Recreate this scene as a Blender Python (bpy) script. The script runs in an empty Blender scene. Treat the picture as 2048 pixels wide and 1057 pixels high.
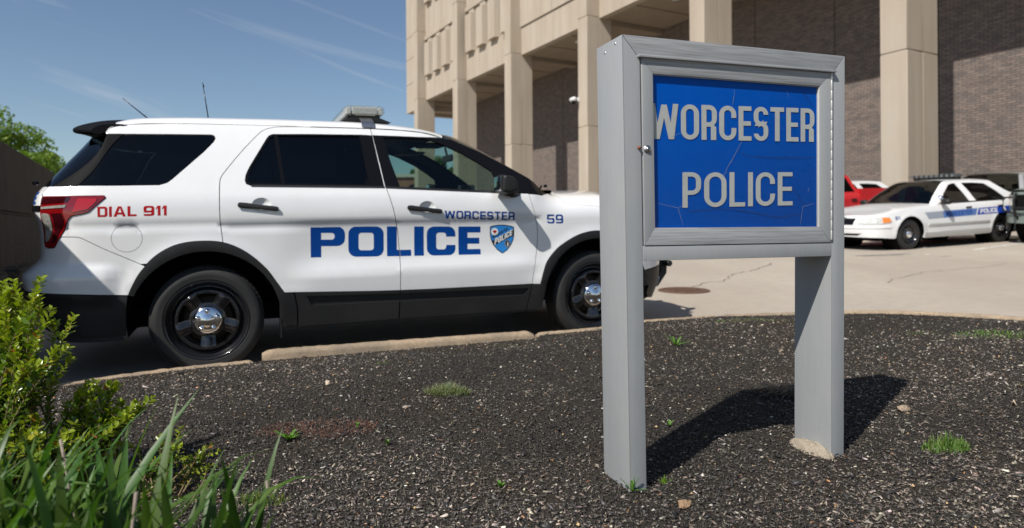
import bpy, bmesh, math, random
import numpy as np
from mathutils import Matrix, Vector
from mathutils.geometry import delaunay_2d_cdt

scene = bpy.context.scene
col = scene.collection
random.seed(7)
rng = np.random.default_rng(11)
R = math.radians

# ------------------------------------------------------------------ camera
CAM_Z = 1.096
cd = bpy.data.cameras.new("camera")
cam = bpy.data.objects.new("camera", cd)
col.objects.link(cam)
ROLL = 0.007
right = Vector((1, 0, -ROLL)).normalized()
up = Vector((ROLL, 0, 1)).normalized()
back = Vector((0, -1, 0))
cam.matrix_world = Matrix(((right.x, up.x, back.x, 0), (right.y, up.y, back.y, 0), (right.z, up.z, back.z, CAM_Z), (0, 0, 0, 1)))
cd.sensor_width = 36
cd.lens = 1365 / 2048 * 36
cd.shift_y = -71.5 / 2048
cd.clip_start = .05
cd.clip_end = 3000
cd.dof.use_dof = True
cd.dof.focus_distance = 2.5
cd.dof.aperture_fstop = 2.8
scene.camera = cam

# ------------------------------------------------------------------ sky and sun
SUN_EL = R(47.5)
sun_h = Vector((-.63, -.777, 0)).normalized()
sun_dir = Vector((sun_h.x * math.cos(SUN_EL), sun_h.y * math.cos(SUN_EL), math.sin(SUN_EL)))
world = bpy.data.worlds.new("World")
scene.world = world
world.use_nodes = True
wt = world.node_tree
wt.nodes.clear()
def wn(t, **k):
    n = wt.nodes.new(t)
    for a, b in k.items(): setattr(n, a, b)
    return n
sky = wn('ShaderNodeTexSky', sky_type='NISHITA', sun_disc=False)
sky.sun_elevation = SUN_EL
sky.sun_rotation = math.atan2(sun_h.x, sun_h.y)
sky.altitude = 200
sky.air_density = 1.0
sky.dust_density = .35
sky.ozone_density = 2.0
tc = wn('ShaderNodeTexCoord')
mr = wn('ShaderNodeMapping')
mr.inputs['Rotation'].default_value = (0, R(-17), 0)
mp = wn('ShaderNodeMapping')
mp.inputs['Location'].default_value = (.35, 0, .9)
mp.inputs['Scale'].default_value = (.9, 1.2, 17.0)
nz = wn('ShaderNodeTexNoise')
nz.inputs['Scale'].default_value = 1.25
nz.inputs['Detail'].default_value = 9
nz.inputs['Roughness'].default_value = .6
nz.inputs['Distortion'].default_value = .7
rp = wn('ShaderNodeValToRGB')
rp.color_ramp.elements[0].position = .60
rp.color_ramp.elements[0].color = (0, 0, 0, 1)
rp.color_ramp.elements[1].position = .80
rp.color_ramp.elements[1].color = (.42, .42, .42, 1)
mx = wn('ShaderNodeMix', data_type='RGBA')
mx.inputs[7].default_value = (6.5, 6.8, 7.2, 1)
bg = wn('ShaderNodeBackground')
bg.inputs['Strength'].default_value = .072
wo = wn('ShaderNodeOutputWorld')
L = wt.links.new
L(tc.outputs['Generated'], mr.inputs['Vector'])
L(mr.outputs[0], mp.inputs['Vector'])
L(mp.outputs[0], nz.inputs['Vector'])
L(nz.outputs['Fac'], rp.inputs[0])
L(rp.outputs[0], mx.inputs[0])
L(sky.outputs[0], mx.inputs[6])
L(mx.outputs[2], bg.inputs['Color'])
L(bg.outputs[0], wo.inputs['Surface'])

sd = bpy.data.lights.new("sun", 'SUN')
sd.energy = 4.4
sd.angle = R(.53)
sd.color = (1, .955, .89)
so = bpy.data.objects.new("sun", sd)
col.objects.link(so)
so.rotation_euler = (-sun_dir).to_track_quat('-Z', 'Y').to_euler()
so.location = (0, 0, 40)

scene.view_settings.view_transform = 'Standard'
scene.view_settings.look = 'None'
scene.view_settings.exposure = .42
scene.view_settings.gamma = 1
scene.cycles.max_bounces = 8
scene.cycles.transparent_max_bounces = 16
scene.cycles.use_denoising = True

# ------------------------------------------------------------------ mesh helpers
def tag(o, label=None, cat=None, group=None, kind=None):
    if label: o['label'] = label
    if cat: o['category'] = cat
    if group: o['group'] = group
    if kind: o['kind'] = kind
    return o
def empty(name, M=None, **k):
    o = bpy.data.objects.new(name, None)
    o.empty_display_size = .2
    col.objects.link(o)
    if M is not None: o.matrix_world = M
    return tag(o, **k)
def mk(name, V, F, mat, parent=None, smooth=False, midx=None, cols=None):
    me = bpy.data.meshes.new(name)
    V = np.asarray(V, dtype=np.float64).reshape(-1, 3)
    if isinstance(F, np.ndarray):
        n, k = F.shape
        me.vertices.add(len(V)); me.vertices.foreach_set('co', V.ravel())
        me.loops.add(n * k); me.loops.foreach_set('vertex_index', F.ravel().astype(np.int32))
        me.polygons.add(n)
        me.polygons.foreach_set('loop_start', np.arange(n, dtype=np.int32) * k)
        me.polygons.foreach_set('loop_total', np.full(n, k, dtype=np.int32))
        me.update(calc_edges=True)
    else:
        me.from_pydata([tuple(v) for v in V], [], [tuple(int(i) for i in f) for f in F])
        me.update()
    mats = mat if isinstance(mat, (list, tuple)) else [mat]
    for m in mats: me.materials.append(m)
    if midx is not None: me.polygons.foreach_set('material_index', np.asarray(midx, dtype=np.int32))
    if smooth is True: me.polygons.foreach_set('use_smooth', np.ones(len(me.polygons), dtype=bool))
    elif smooth is not False: me.polygons.foreach_set('use_smooth', np.asarray(smooth, dtype=bool))
    if cols is not None:
        a = me.color_attributes.new('Col', 'FLOAT_COLOR', 'POINT')
        c = np.ones((len(V), 4)); c[:, :3] = cols
        a.data.foreach_set('color', c.ravel())
    o = bpy.data.objects.new(name, me)
    col.objects.link(o)
    if parent is not None: o.parent = parent
    return o
class MB:
    """collects shapes of ONE part"""
    def __init__(s): s.V = []; s.F = []; s.S = []
    def add(s, V, F, smooth=False):
        n = len(s.V); s.V += [tuple(v) for v in V]; s.F += [tuple(i + n for i in f) for f in F]; s.S += [smooth] * len(F); return s
    def box(s, a, b, M=None):
        (x0, y0, z0), (x1, y1, z1) = a, b
        V = [(x0, y0, z0), (x1, y0, z0), (x1, y1, z0), (x0, y1, z0), (x0, y0, z1), (x1, y0, z1), (x1, y1, z1), (x0, y1, z1)]
        if M is not None: V = [tuple(M @ Vector(v)) for v in V]
        return s.add(V, [(0, 3, 2, 1), (4, 5, 6, 7), (0, 1, 5, 4), (1, 2, 6, 5), (2, 3, 7, 6), (3, 0, 4, 7)])
    def prism(s, poly, y0, y1, axis=1):
        """polygon in the plane normal to axis, extruded"""
        n = len(poly)
        def P(p, y):
            return {0: (y, p[0], p[1]), 1: (p[0], y, p[1]), 2: (p[0], p[1], y)}[axis]
        V = [P(p, y0) for p in poly] + [P(p, y1) for p in poly]
        return s.add(V, [tuple(range(n))[::-1], tuple(range(n, 2 * n))] + [(i, (i + 1) % n, (i + 1) % n + n, i + n) for i in range(n)])
    def tube(s, pts, r, n=8, cap=True):
        pts = [Vector(p) for p in pts]
        rs = r if isinstance(r, (list, tuple)) else [r] * len(pts)
        V = []; F = []
        up0 = Vector((0, 0, 1))
        for i, p in enumerate(pts):
            d = (pts[min(i + 1, len(pts) - 1)] - pts[max(i - 1, 0)]).normalized()
            if abs(d.dot(up0)) > .95: up0 = Vector((0, 1, 0)) if abs(d.y) < .9 else Vector((1, 0, 0))
            a = d.cross(up0).normalized(); b = a.cross(d)
            for k in range(n):
                t = 2 * math.pi * k / n
                V.append(p + (a * math.cos(t) + b * math.sin(t)) * rs[i])
        for i in range(len(pts) - 1):
            for k in range(n):
                F.append((i * n + k, i * n + (k + 1) % n, (i + 1) * n + (k + 1) % n, (i + 1) * n + k))
        s.add(V, F, True)
        if cap:
            m = len(s.V) - len(V)
            s.F += [tuple(m + k for k in range(n)), tuple(m + (len(pts) - 1) * n + k for k in range(n))[::-1]]; s.S += [False, False]
        return s
    def lathe(s, prof, n=48, c=(0, 0, 0), axis=1, smooth=True, close=False):
        """prof (radius, along) about an axis"""
        V = []
        for (r, y) in prof:
            for k in range(n):
                t = 2 * math.pi * k / n; a, b = r * math.cos(t), r * math.sin(t)
                p = {0: (y, a, b), 1: (a, y, b), 2: (a, b, y)}[axis]
                V.append((p[0] + c[0], p[1] + c[1], p[2] + c[2]))
        F = []
        m = len(prof)
        for i in range(m if close else m - 1):
            j = (i + 1) % m
            for k in range(n): F.append((i * n + k, i * n + (k + 1) % n, j * n + (k + 1) % n, j * n + k))
        return s.add(V, F, smooth)
    def build(s, name, mat, parent=None, bevel=0, seg=2, sm=None):
        o = mk(name, s.V, s.F, mat, parent, smooth=s.S if sm is None else sm)
        bm = bmesh.new(); bm.from_mesh(o.data)
        bmesh.ops.recalc_face_normals(bm, faces=bm.faces)
        if bevel:
            bmesh.ops.remove_doubles(bm, verts=bm.verts, dist=1e-5)
            es = [e for e in bm.edges if len(e.link_faces) == 2 and e.calc_face_angle(0) > .5]
            bmesh.ops.bevel(bm, geom=es, offset=bevel, segments=seg, affect='EDGES', profile=.6)
            for f in bm.faces: f.smooth = True
        bm.to_mesh(o.data); bm.free()
        if bevel:
            try: o.data.set_sharp_from_angle(angle=R(40 if bevel > .004 else 18))
            except Exception: pass
        return o

# ------------------------------------------------------------------ materials
MATS = {}
def mat(name, base, rough=.6, metal=0., spec=.5, coat=0., coat_rough=.03, bump=None, var=None, trans=0, emis=None):
    """base colour; var=(scale, amount, colour) mixes a second colour by noise; bump=(scale, strength)"""
    m = bpy.data.materials.new(name); m.use_nodes = True
    nt = m.node_tree; b = nt.nodes['Principled BSDF']
    b.inputs['Base Color'].default_value = (*base, 1)
    b.inputs['Roughness'].default_value = rough
    b.inputs['Metallic'].default_value = metal
    b.inputs['Specular IOR Level'].default_value = spec
    b.inputs['Coat Weight'].default_value = coat
    b.inputs['Coat Roughness'].default_value = coat_rough
    tcn = None
    if var or bump: tcn = nt.nodes.new('ShaderNodeTexCoord')
    if var:
        vs = var if isinstance(var, list) else [var]
        prev = None
        for (sc, amt, c2, *rest) in vs:
            n = nt.nodes.new('ShaderNodeTexNoise'); n.inputs['Scale'].default_value = sc; n.inputs['Detail'].default_value = 7
            src = tcn.outputs['Object']
            if rest:
                mpp = nt.nodes.new('ShaderNodeMapping'); mpp.inputs['Scale'].default_value = rest[0]
                nt.links.new(src, mpp.inputs[0]); src = mpp.outputs[0]
            nt.links.new(src, n.inputs['Vector'])
            r = nt.nodes.new('ShaderNodeValToRGB'); r.color_ramp.elements[0].position = .42; r.color_ramp.elements[1].position = .68
            r.color_ramp.elements[1].color = (amt, amt, amt, 1)
            nt.links.new(n.outputs['Fac'], r.inputs[0])
            x = nt.nodes.new('ShaderNodeMix'); x.data_type = 'RGBA'
            nt.links.new(r.outputs[0], x.inputs[0])
            if prev is None: x.inputs[6].default_value = (*base, 1)
            else: nt.links.new(prev, x.inputs[6])
            x.inputs[7].default_value = (*c2, 1)
            prev = x.outputs[2]
        nt.links.new(prev, b.inputs['Base Color'])
    if bump:
        n = nt.nodes.new('ShaderNodeTexNoise'); n.inputs['Scale'].default_value = bump[0]; n.inputs['Detail'].default_value = 6
        nt.links.new(tcn.outputs['Object'], n.inputs['Vector'])
        bp = nt.nodes.new('ShaderNodeBump'); bp.inputs['Strength'].default_value = bump[1]; bp.inputs['Distance'].default_value = bump[2] if len(bump) > 2 else .01
        nt.links.new(n.outputs['Fac'], bp.inputs['Height']); nt.links.new(bp.outputs[0], b.inputs['Normal'])
    if emis: 
        b.inputs['Emission Color'].default_value = (*emis[0], 1); b.inputs['Emission Strength'].default_value = emis[1]
    MATS[name] = m
    return m
def glass(name, tint, refl=1.0, rough=.0, ior=1.5):
    m = bpy.data.materials.new(name); m.use_nodes = True
    nt = m.node_tree; nt.nodes.clear()
    o = nt.nodes.new('ShaderNodeOutputMaterial'); t = nt.nodes.new('ShaderNodeBsdfTransparent'); g = nt.nodes.new('ShaderNodeBsdfGlossy')
    t.inputs[0].default_value = (*tint, 1); g.inputs['Roughness'].default_value = rough
    f = nt.nodes.new('ShaderNodeFresnel'); ge = nt.nodes.new('ShaderNodeNewGeometry'); im = nt.nodes.new('ShaderNodeMix')
    im.inputs[2].default_value = ior; im.inputs[3].default_value = 1 / ior   # same reflectance from either side of a thin pane
    nt.links.new(ge.outputs['Backfacing'], im.inputs[0]); nt.links.new(im.outputs[0], f.inputs[0])
    x = nt.nodes.new('ShaderNodeMixShader')
    nt.links.new(f.outputs[0], x.inputs[0]); nt.links.new(t.outputs[0], x.inputs[1]); nt.links.new(g.outputs[0], x.inputs[2]); nt.links.new(x.outputs[0], o.inputs[0])
    MATS[name] = m
    return m
def attr_mat(name, rough=.8, spec=.3, trl=0., mul=None):
    m = bpy.data.materials.new(name); m.use_nodes = True
    nt = m.node_tree; b = nt.nodes['Principled BSDF']
    a = nt.nodes.new('ShaderNodeAttribute'); a.attribute_name = 'Col'
    nt.links.new(a.outputs['Color'], b.inputs['Base Color'])
    b.inputs['Roughness'].default_value = rough; b.inputs['Specular IOR Level'].default_value = spec
    if trl:
        out = nt.nodes['Material Output']; t = nt.nodes.new('ShaderNodeBsdfTranslucent'); x = nt.nodes.new('ShaderNodeMixShader')
        g = nt.nodes.new('ShaderNodeMix'); g.data_type = 'RGBA'; g.blend_type = 'MULTIPLY'; g.inputs[0].default_value = 1
        nt.links.new(a.outputs['Color'], g.inputs[6]); g.inputs[7].default_value = (1.5, 1.6, .5, 1)
        nt.links.new(g.outputs[2], t.inputs[0]); x.inputs[0].default_value = trl
        nt.links.new(b.outputs[0], x.inputs[1]); nt.links.new(t.outputs[0], x.inputs[2]); nt.links.new(x.outputs[0], out.inputs[0])
    MATS[name] = m
    return m

white_paint = mat('white_paint', (.74, .74, .735), .28, coat=1., coat_rough=.04, var=[(2.2, .12, (.60, .59, .565)), (14, .10, (.62, .61, .59))])
car_black = mat('black_plastic', (.012, .012, .0125), .5, spec=.35, bump=(260, .25, .002), var=[(5, .4, (.022, .021, .020)), (1.6, .3, (.026, .024, .022), (1, 1, 3))])
gloss_black = mat('gloss_black', (.006, .006, .007), .18, spec=.18)
pillar_black = mat('satin_black', (.008, .008, .009), .55, spec=.04)
rubber = mat('tyre_rubber', (.013, .013, .013), .7, bump=(90, .4, .002), var=(9, .5, (.028, .026, .024)))
rim_black = mat('black_steel', (.010, .010, .012), .18, coat=.6, coat_rough=.08)
chrome = mat('chrome', (.82, .82, .83), .09, metal=1)
dull_metal = mat('dull_metal', (.45, .45, .46), .35, metal=1)
void = mat('dark_cavity', (.006, .006, .006), .95, spec=.1)
interior = mat('dark_interior', (.030, .032, .036), .8, bump=(60, .3))
seat_fab = mat('seat_fabric', (.028, .029, .032), .9)
decal_blue = mat('blue_decal', (.0005, .046, .230), .45, spec=.15)
decal_red = mat('red_decal', (.38, .008, .012), .45, spec=.15)
decal_ltblue = mat('light_blue_decal', (.015, .20, .55), .35)
decal_black = mat('black_decal', (.01, .01, .012), .4)
decal_white = mat('white_decal', (.72, .72, .70), .4)
glass_dark = glass('privacy_glass', (.030, .038, .042))
glass_front = glass('green_glass', (.50, .62, .58))
glass_wind = glass('windshield_glass', (.66, .78, .73))
lens_clear = mat('clear_lens', (.62, .63, .60), .12, coat=.8, var=(40, .8, (.32, .32, .30)))
lens_red = mat('red_lens', (.20, .003, .005), .10, coat=1)
lens_red_hot = mat('bright_red_lens', (.42, .007, .010), .12, coat=1, bump=(80, .5, .004))
lens_dark = mat('dark_red_lens', (.035, .002, .004), .08, coat=1)
lens_reverse = mat('reverse_lens', (.30, .30, .27), .15, coat=.8, var=(60, .8, (.16, .15, .13)))
lens_amber = mat('amber_lens', (.85, .22, .03), .15, coat=.8)
bar_lens = glass('light_bar_glass', (.93, .94, .92), ior=1.4)
# ------------------------------------------------------------------ curves, panels
def pchip(xs, ys):
    xs = np.array(xs, float); ys = np.array(ys, float); h = np.diff(xs); d = np.diff(ys) / h
    m = np.zeros_like(ys); m[0] = d[0]; m[-1] = d[-1]
    for i in range(1, len(xs) - 1):
        if d[i - 1] * d[i] > 0:
            w1 = 2 * h[i] + h[i - 1]; w2 = h[i] + 2 * h[i - 1]; m[i] = (w1 + w2) / (w1 / d[i - 1] + w2 / d[i])
    def f(x):
        x = np.asarray(x, float); i = np.clip(np.searchsorted(xs, x) - 1, 0, len(h) - 1); t = np.clip((x - xs[i]) / h[i], -.5, 1.5)
        return (2 * t**3 - 3 * t**2 + 1) * ys[i] + (t**3 - 2 * t**2 + t) * h[i] * m[i] + (-2 * t**3 + 3 * t**2) * ys[i + 1] + (t**3 - t**2) * h[i] * m[i + 1]
    return f
def sst(a, b, x):
    t = np.clip((x - a) / (b - a), 0, 1)
    return t * t * (3 - 2 * t)
def dens(poly, step=.03, closed=True):
    out = []
    n = len(poly)
    for i in range(n if closed else n - 1):
        a = np.array(poly[i], float); b = np.array(poly[(i + 1) % n], float)
        k = max(1, int(math.ceil(np.linalg.norm(b - a) / step)))
        for j in range(k): out.append(tuple(a + (b - a) * j / k))
    if not closed: out.append(tuple(poly[-1]))
    return out
def cr(P, n=6, closed=False):
    """Catmull-Rom through points"""
    P = [np.array(p, float) for p in P]; out = []
    m = len(P)
    for i in range(m if closed else m - 1):
        if closed: p0, p1, p2, p3 = P[i - 1], P[i], P[(i + 1) % m], P[(i + 2) % m]
        else: p0, p1, p2, p3 = P[max(i - 1, 0)], P[i], P[i + 1], P[min(i + 2, m - 1)]
        for j in range(n):
            t = j / n
            out.append(tuple(.5 * ((2 * p1) + (-p0 + p2) * t + (2 * p0 - 5 * p1 + 4 * p2 - p3) * t * t + (-p0 + 3 * p1 - 3 * p2 + p3) * t**3)))
    if not closed: out.append(tuple(P[-1]))
    return out
def area(p):
    return .5 * sum(p[i - 1][0] * p[i][1] - p[i][0] * p[i - 1][1] for i in range(len(p)))
def inset(poly, g):
    """shrink a closed polygon by g"""
    n = len(poly); s = 1 if area(poly) > 0 else -1
    out = []
    for i in range(n):
        a = np.array(poly[i - 1]); b = np.array(poly[i]); c = np.array(poly[(i + 1) % n])
        e1 = b - a; e2 = c - b
        n1 = np.array([-e1[1], e1[0]]) / (np.linalg.norm(e1) + 1e-9); n2 = np.array([-e2[1], e2[0]]) / (np.linalg.norm(e2) + 1e-9)
        k = n1 + n2; k = k / max(np.dot(k, k) / 2, .35)
        out.append(tuple(b + k * g * s))
    return out
def inpoly(pts, poly):
    pts = np.asarray(pts); x, y = pts[:, 0], pts[:, 1]; r = np.zeros(len(pts), bool)
    P = np.asarray(poly)
    for i in range(len(P)):
        (x0, y0), (x1, y1) = P[i - 1], P[i]
        c = ((y0 > y) != (y1 > y))
        with np.errstate(divide='ignore', invalid='ignore'):
            r ^= c & (x < (x1 - x0) * (y - y0) / (y1 - y0 + 1e-30) + x0)
    return r
def cdt(loops, inside, grid, step_in=.5, extra=()):
    """triangulate the area where inside(points) holds, with grid points; loops are constraints"""
    V = []; E = []
    for lp in loops:
        n = len(V); V += [tuple(p) for p in lp]; E += [(n + i, n + (i + 1) % len(lp)) for i in range(len(lp))]
    for lp in extra:
        n = len(V); V += [tuple(p) for p in lp]; E += [(n + i, n + i + 1) for i in range(len(lp) - 1)]
    A = np.array(V); x0, y0 = A.min(0); x1, y1 = A.max(0)
    if grid:
        gx = np.arange(x0 + grid / 2, x1, grid); gy = np.arange(y0 + grid / 2, y1, grid)
        if len(gx) and len(gy):
            G = np.stack(np.meshgrid(gx, gy), -1).reshape(-1, 2)
            G = G[inside(G)]
            if len(G):
                keep = np.ones(len(G), bool)
                for i in range(0, len(G), 500):
                    d = np.sqrt(((G[i:i + 500, None, :] - A[None]) ** 2).sum(-1)).min(1); keep[i:i + 500] = d > grid * step_in
                V += [tuple(p) for p in G[keep]]
    v, e, f, *_ = delaunay_2d_cdt([Vector(p) for p in V], E, [], 0, 1e-6)
    v = np.array([(p[0], p[1]) for p in v]); f = np.array([t for t in f if len(t) == 3])
    c = v[f].mean(1); f = f[inside(c)]
    a, b, d = v[f[:, 0]], v[f[:, 1]], v[f[:, 2]]
    cr_ = (b[:, 0] - a[:, 0]) * (d[:, 1] - a[:, 1]) - (b[:, 1] - a[:, 1]) * (d[:, 0] - a[:, 0])
    f = f[np.abs(cr_) > 1e-10]; cr_ = cr_[np.abs(cr_) > 1e-10]
    f[cr_ < 0] = f[cr_ < 0][:, ::-1]
    return v, f
def surf_normals(surf, s, q, side):
    e = 2e-3
    du = surf(s + e, q) - surf(s - e, q); dq = surf(s, q + e) - surf(s, q - e)
    # local coordinates (u, -v*side, w)
    k = np.array([1, -side, 1]); du = du * k; dq = dq * k
    n = np.cross(du, dq) * side
    return n / (np.linalg.norm(n, axis=-1, keepdims=True) + 1e-12)
def panel(name, outline, surf, matl, parent, holes=(), grid=.04, off=0., thick=.014, gap=.0025, side=1, rim=True, step=.03, loops=None, inside=None, extra=()):
    """a skin panel: outline in (s, q), laid on surf(s, q) -> (u, v, w); side 1 = right flank, -1 = left"""
    if loops is None:
        o = dens(outline, step)
        if area(o) < 0: o = o[::-1]
        o = inset(o, gap) if gap else o
        hs = [dens(h, step) for h in holes]
        loops = [o] + hs
        def inside(p):
            r = inpoly(p, o)
            for h in hs: r &= ~inpoly(p, h)
            return r
    v, f = cdt(loops, inside, grid, extra=extra)
    used = np.unique(f); remap = -np.ones(len(v), int); remap[used] = np.arange(len(used)); v = v[used]; f = remap[f]
    P = surf(v[:, 0], v[:, 1]) * np.array([1, -side, 1])
    N = surf_normals(surf, v[:, 0], v[:, 1], side)
    P = P + N * off
    if side < 0: f = f[:, ::-1]
    F = [tuple(t) for t in f]; V = [tuple(p) for p in P]; S = [True] * len(F); NN = [tuple(n) for n in N]
    if rim:
        cnt = {}
        for t in F:
            for i in range(3):
                a, b = t[i], t[(i + 1) % 3]; cnt[(a, b)] = 1
        bd = [(a, b) for (a, b) in cnt if (b, a) not in cnt]
        for a, b in bd:
            n = len(V)
            V += [tuple(P[a]), tuple(P[b]), tuple(P[b] - N[b] * thick), tuple(P[a] - N[a] * thick)]
            NN += [(0, 0, 0)] * 4
            F.append((n + 1, n, n + 3, n + 2)); S.append(False)
    o = mk(name, V, F, matl, parent, smooth=S)
    o.data.normals_split_custom_set_from_vertices(NN)
    return o
def loft(name, A, B, matl, parent, prof, smooth=True, thick=0):
    """surface between near edge curve A and centre line B mirrored: prof(b) -> rise for b in 0..1 across"""
    pass
def strip(name, rows, matl, parent, flip=False, smooth=True, thick=0.):
    """grid surface from rows of points"""
    n = len(rows[0]); V = [tuple(p) for r in rows for p in r]; F = []
    for i in range(len(rows) - 1):
        for j in range(n - 1):
            q = (i * n + j, i * n + j + 1, (i + 1) * n + j + 1, (i + 1) * n + j)
            F.append(q[::-1] if flip else q)
    o = mk(name, V, F, matl, parent, smooth=smooth)
    if thick:
        bm = bmesh.new(); bm.from_mesh(o.data)
        bmesh.ops.solidify(bm, geom=bm.faces[:], thickness=thick); bm.to_mesh(o.data); bm.free()
        try: o.data.set_sharp_from_angle(angle=R(45))
        except Exception: pass
    return o

# ------------------------------------------------------------------ lettering
def rr(x0, y0, x1, y1, r=0, n=7):
    rs = r if isinstance(r, (tuple, list)) else (r,) * 4  # bl, br, tr, tl
    out = []
    for (cx, cy, a0, rad) in ((x0, y0, 180, rs[0]), (x1, y0, 270, rs[1]), (x1, y1, 0, rs[2]), (x0, y1, 90, rs[3])):
        rad = min(rad, (x1 - x0) / 2, (y1 - y0) / 2)
        if rad < 1e-4: out.append((cx, cy)); continue
        ox = cx + (rad if cx == x0 else -rad); oy = cy + (rad if cy == y0 else -rad)
        for k in range(n + 1):
            a = R(a0 + 90 * k / n); out.append((ox + rad * math.cos(a), oy + rad * math.sin(a)))
    return out
def glyph(ch, w, t, h, ro):
    """letter in a box w x 1; t = stem, h = horizontal stroke, ro = corner radius; returns plus, minus polygons"""
    ri = max(ro - min(t, h) * .75, .02); m = .5
    if ch == 'I': return t, [rr(0, 0, t, 1)], []
    if ch == '1': return w, [rr(w - t, 0, w, 1), [(w - t, 1), (w - t, .80), (0, .60), (0, .74), (w - t * 1.0 - .02, 1)]], []
    if ch == 'L': return w, [rr(0, 0, t, 1), rr(0, 0, w, h)], []
    if ch == 'E': return w, [rr(0, 0, t, 1), rr(0, 0, w, h), rr(0, 1 - h, w, 1), rr(0, m - h / 2, w * .95, m + h / 2)], []
    if ch == 'T': return w, [rr(w / 2 - t / 2, 0, w / 2 + t / 2, 1), rr(0, 1 - h, w, 1)], []
    if ch == 'O': return w, [rr(0, 0, w, 1, ro)], [rr(t, h, w - t, 1 - h, ri)]
    if ch == 'D': return w, [rr(0, 0, w, 1, (0, ro, ro, 0))], [rr(t, h, w - t, 1 - h, (0, ri, ri, 0))]
    if ch == 'C': return w, [rr(0, 0, w, 1, ro)], [rr(t, h, w - t, 1 - h, ri), rr(w - t * 1.02, .36, w + .1, .65)]
    if ch == 'P': return w, [rr(0, 0, t, 1), rr(0, .36, w, 1, (0, ro, ro, 0))], [rr(t, .36 + h, w - t, 1 - h, (0, ri, ri, 0))]
    if ch == 'R': return w, [rr(0, 0, t, 1), rr(0, .38, w, 1, (0, ro, ro, 0)), rr(w - t * 1.08 - .02, 0, w - .02, .40, (0, 0, .06, 0)), rr(w * .5, .38, w - t * .5, .38 + h)], [rr(t, .38 + h, w - t, 1 - h, (0, ri, ri, 0))]
    if ch in 'S5':
        tl = 0 if ch == '5' else ro
        P = [rr(0, m - h / 2, w, 1, (ro if ch == 'S' else 0, ro if ch == 'S' else 0, ro, tl)), rr(0, 0, w, m + h / 2, (ro, ro, ro, ro if ch == 'S' else 0))]
        if ch == '5': P[0] = rr(0, m - h / 2, w * .97, 1, (0, 0, 0, 0))
        M = [rr(t, m + h / 2, w - t, 1 - h, ri if ch == 'S' else (0, 0, 0, 0)), rr(t, h, w - t, m - h / 2, ri), rr(w - t * 1.02, m + h / 2, w + .1, (1 - h - .1) if ch == 'S' else 1 - h), rr(-.1, h + .08, t * 1.02, m - h / 2)]
        return w, P, M
    if ch == '9': return w, [rr(0, .34, w, 1, (ro, 0, ro, ro)), rr(w - t, .2, w, .6), rr(0, 0, w, .40, (ro * .6, ro, 0, 0))], [rr(t, .34 + h, w - t, 1 - h, ri), rr(-.1, h, w - t, .34, (0, ri, 0, 0)), rr(-.1, h + .06, t, .34)]
    if ch == 'A': return w, [[(0, 0), (t * 1.05, 0), (w / 2 + t * .1, .86), (w - t * 1.05, 0), (w, 0), (w / 2 + t * .62, 1), (w / 2 - t * .62, 1)], rr(w * .2, .2, w * .8, .2 + h)], []
    if ch == 'W':
        a = w / 4; k = t * .52
        def leg(x0, y0, x1, y1): return [(x0 - k, y0), (x0 + k, y0), (x1 + k, y1), (x1 - k, y1)]
        return w, [leg(k, 1, a + .0, 0), leg(a, 0, 2 * a, .97), leg(2 * a, .97, 3 * a, 0), leg(3 * a, 0, w - k, 1)], []
    raise ValueError(ch)
def word(text, style, widths):
    """returns list of (plus, minus) with x normalised so that the word spans 0..1, y 0..1"""
    t, h, ro, sp = style; x = 0; out = []
    for ch in text:
        if ch == ' ': x += sp * 3.2; continue
        w = widths.get(ch, widths['*']); w2, P, M = glyph(ch, w, t, h, ro)
        out.append(([[(px + x, py) for px, py in p] for p in P], [[(px + x, py) for px, py in p] for p in M]))
        x += w2 + sp
    x -= sp
    return [([[(px / x, py) for px, py in p] for p in P], [[(px / x, py) for px, py in p] for p in M]) for P, M in out], x
EURO = (.32, .21, .25, .105)
EURO_W = {'*': 1.02, 'I': .3, 'L': .79, 'E': .78, 'P': 1.05, 'O': 1.12, 'C': .98, 'W': 1.55, 'T': .9, 'S': .95, '1': .42, 'R': .95, 'A': 1.1}
EUROB = (.20, .17, .24, .14)
EUROB_W = {'*': .84, 'I': .2, 'L': .7, 'E': .72, 'W': 1.25, 'T': .78, 'S': .80, '1': .36, 'R': .82, 'A': .95}
def quadmap(c):
    """corner dict bl, br, tl, tr -> bilinear map of unit square"""
    bl, br, tl, tr = [np.array(p, float) for p in c]
    return lambda x, y: bl * (1 - x) * (1 - y) + br * x * (1 - y) + tl * (1 - x) * y + tr * x * y
def lettering(name, text, style, widths, corners, surf, matl, parent, off=.0008, side=1, cut=None, grid=.03, shear=0):
    wd, _ = word(text, style, widths); q = quadmap(corners)
    loops = []; items = []
    for P, M in wd:
        P2 = [dens([tuple(q(px + shear * py, py)) for px, py in p], .03) for p in P]
        M2 = [dens([tuple(q(px + shear * py, py)) for px, py in p], .03) for p in M]
        loops += P2 + M2; items.append((P2, M2))
    extra = []
    if cut is not None: extra = [[(x - .0032, y) for x, y in cut], [(x + .0032, y) for x, y in cut]]
    def inside(pts):
        r = np.zeros(len(pts), bool)
        for P2, M2 in items:
            a = np.zeros(len(pts), bool)
            for p in P2: a |= inpoly(pts, p)
            for m in M2: a &= ~inpoly(pts, m)
            r |= a
        if cut is not None:
            c = np.array(cut); xs = np.interp(pts[:, 1], c[:, 1][::-1], c[:, 0][::-1])
            r &= np.abs(pts[:, 0] - xs) > .0032
        return r
    return panel(name, None, surf, matl, parent, loops=loops, inside=inside, off=off, rim=False, side=side, grid=grid, extra=extra)
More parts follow.
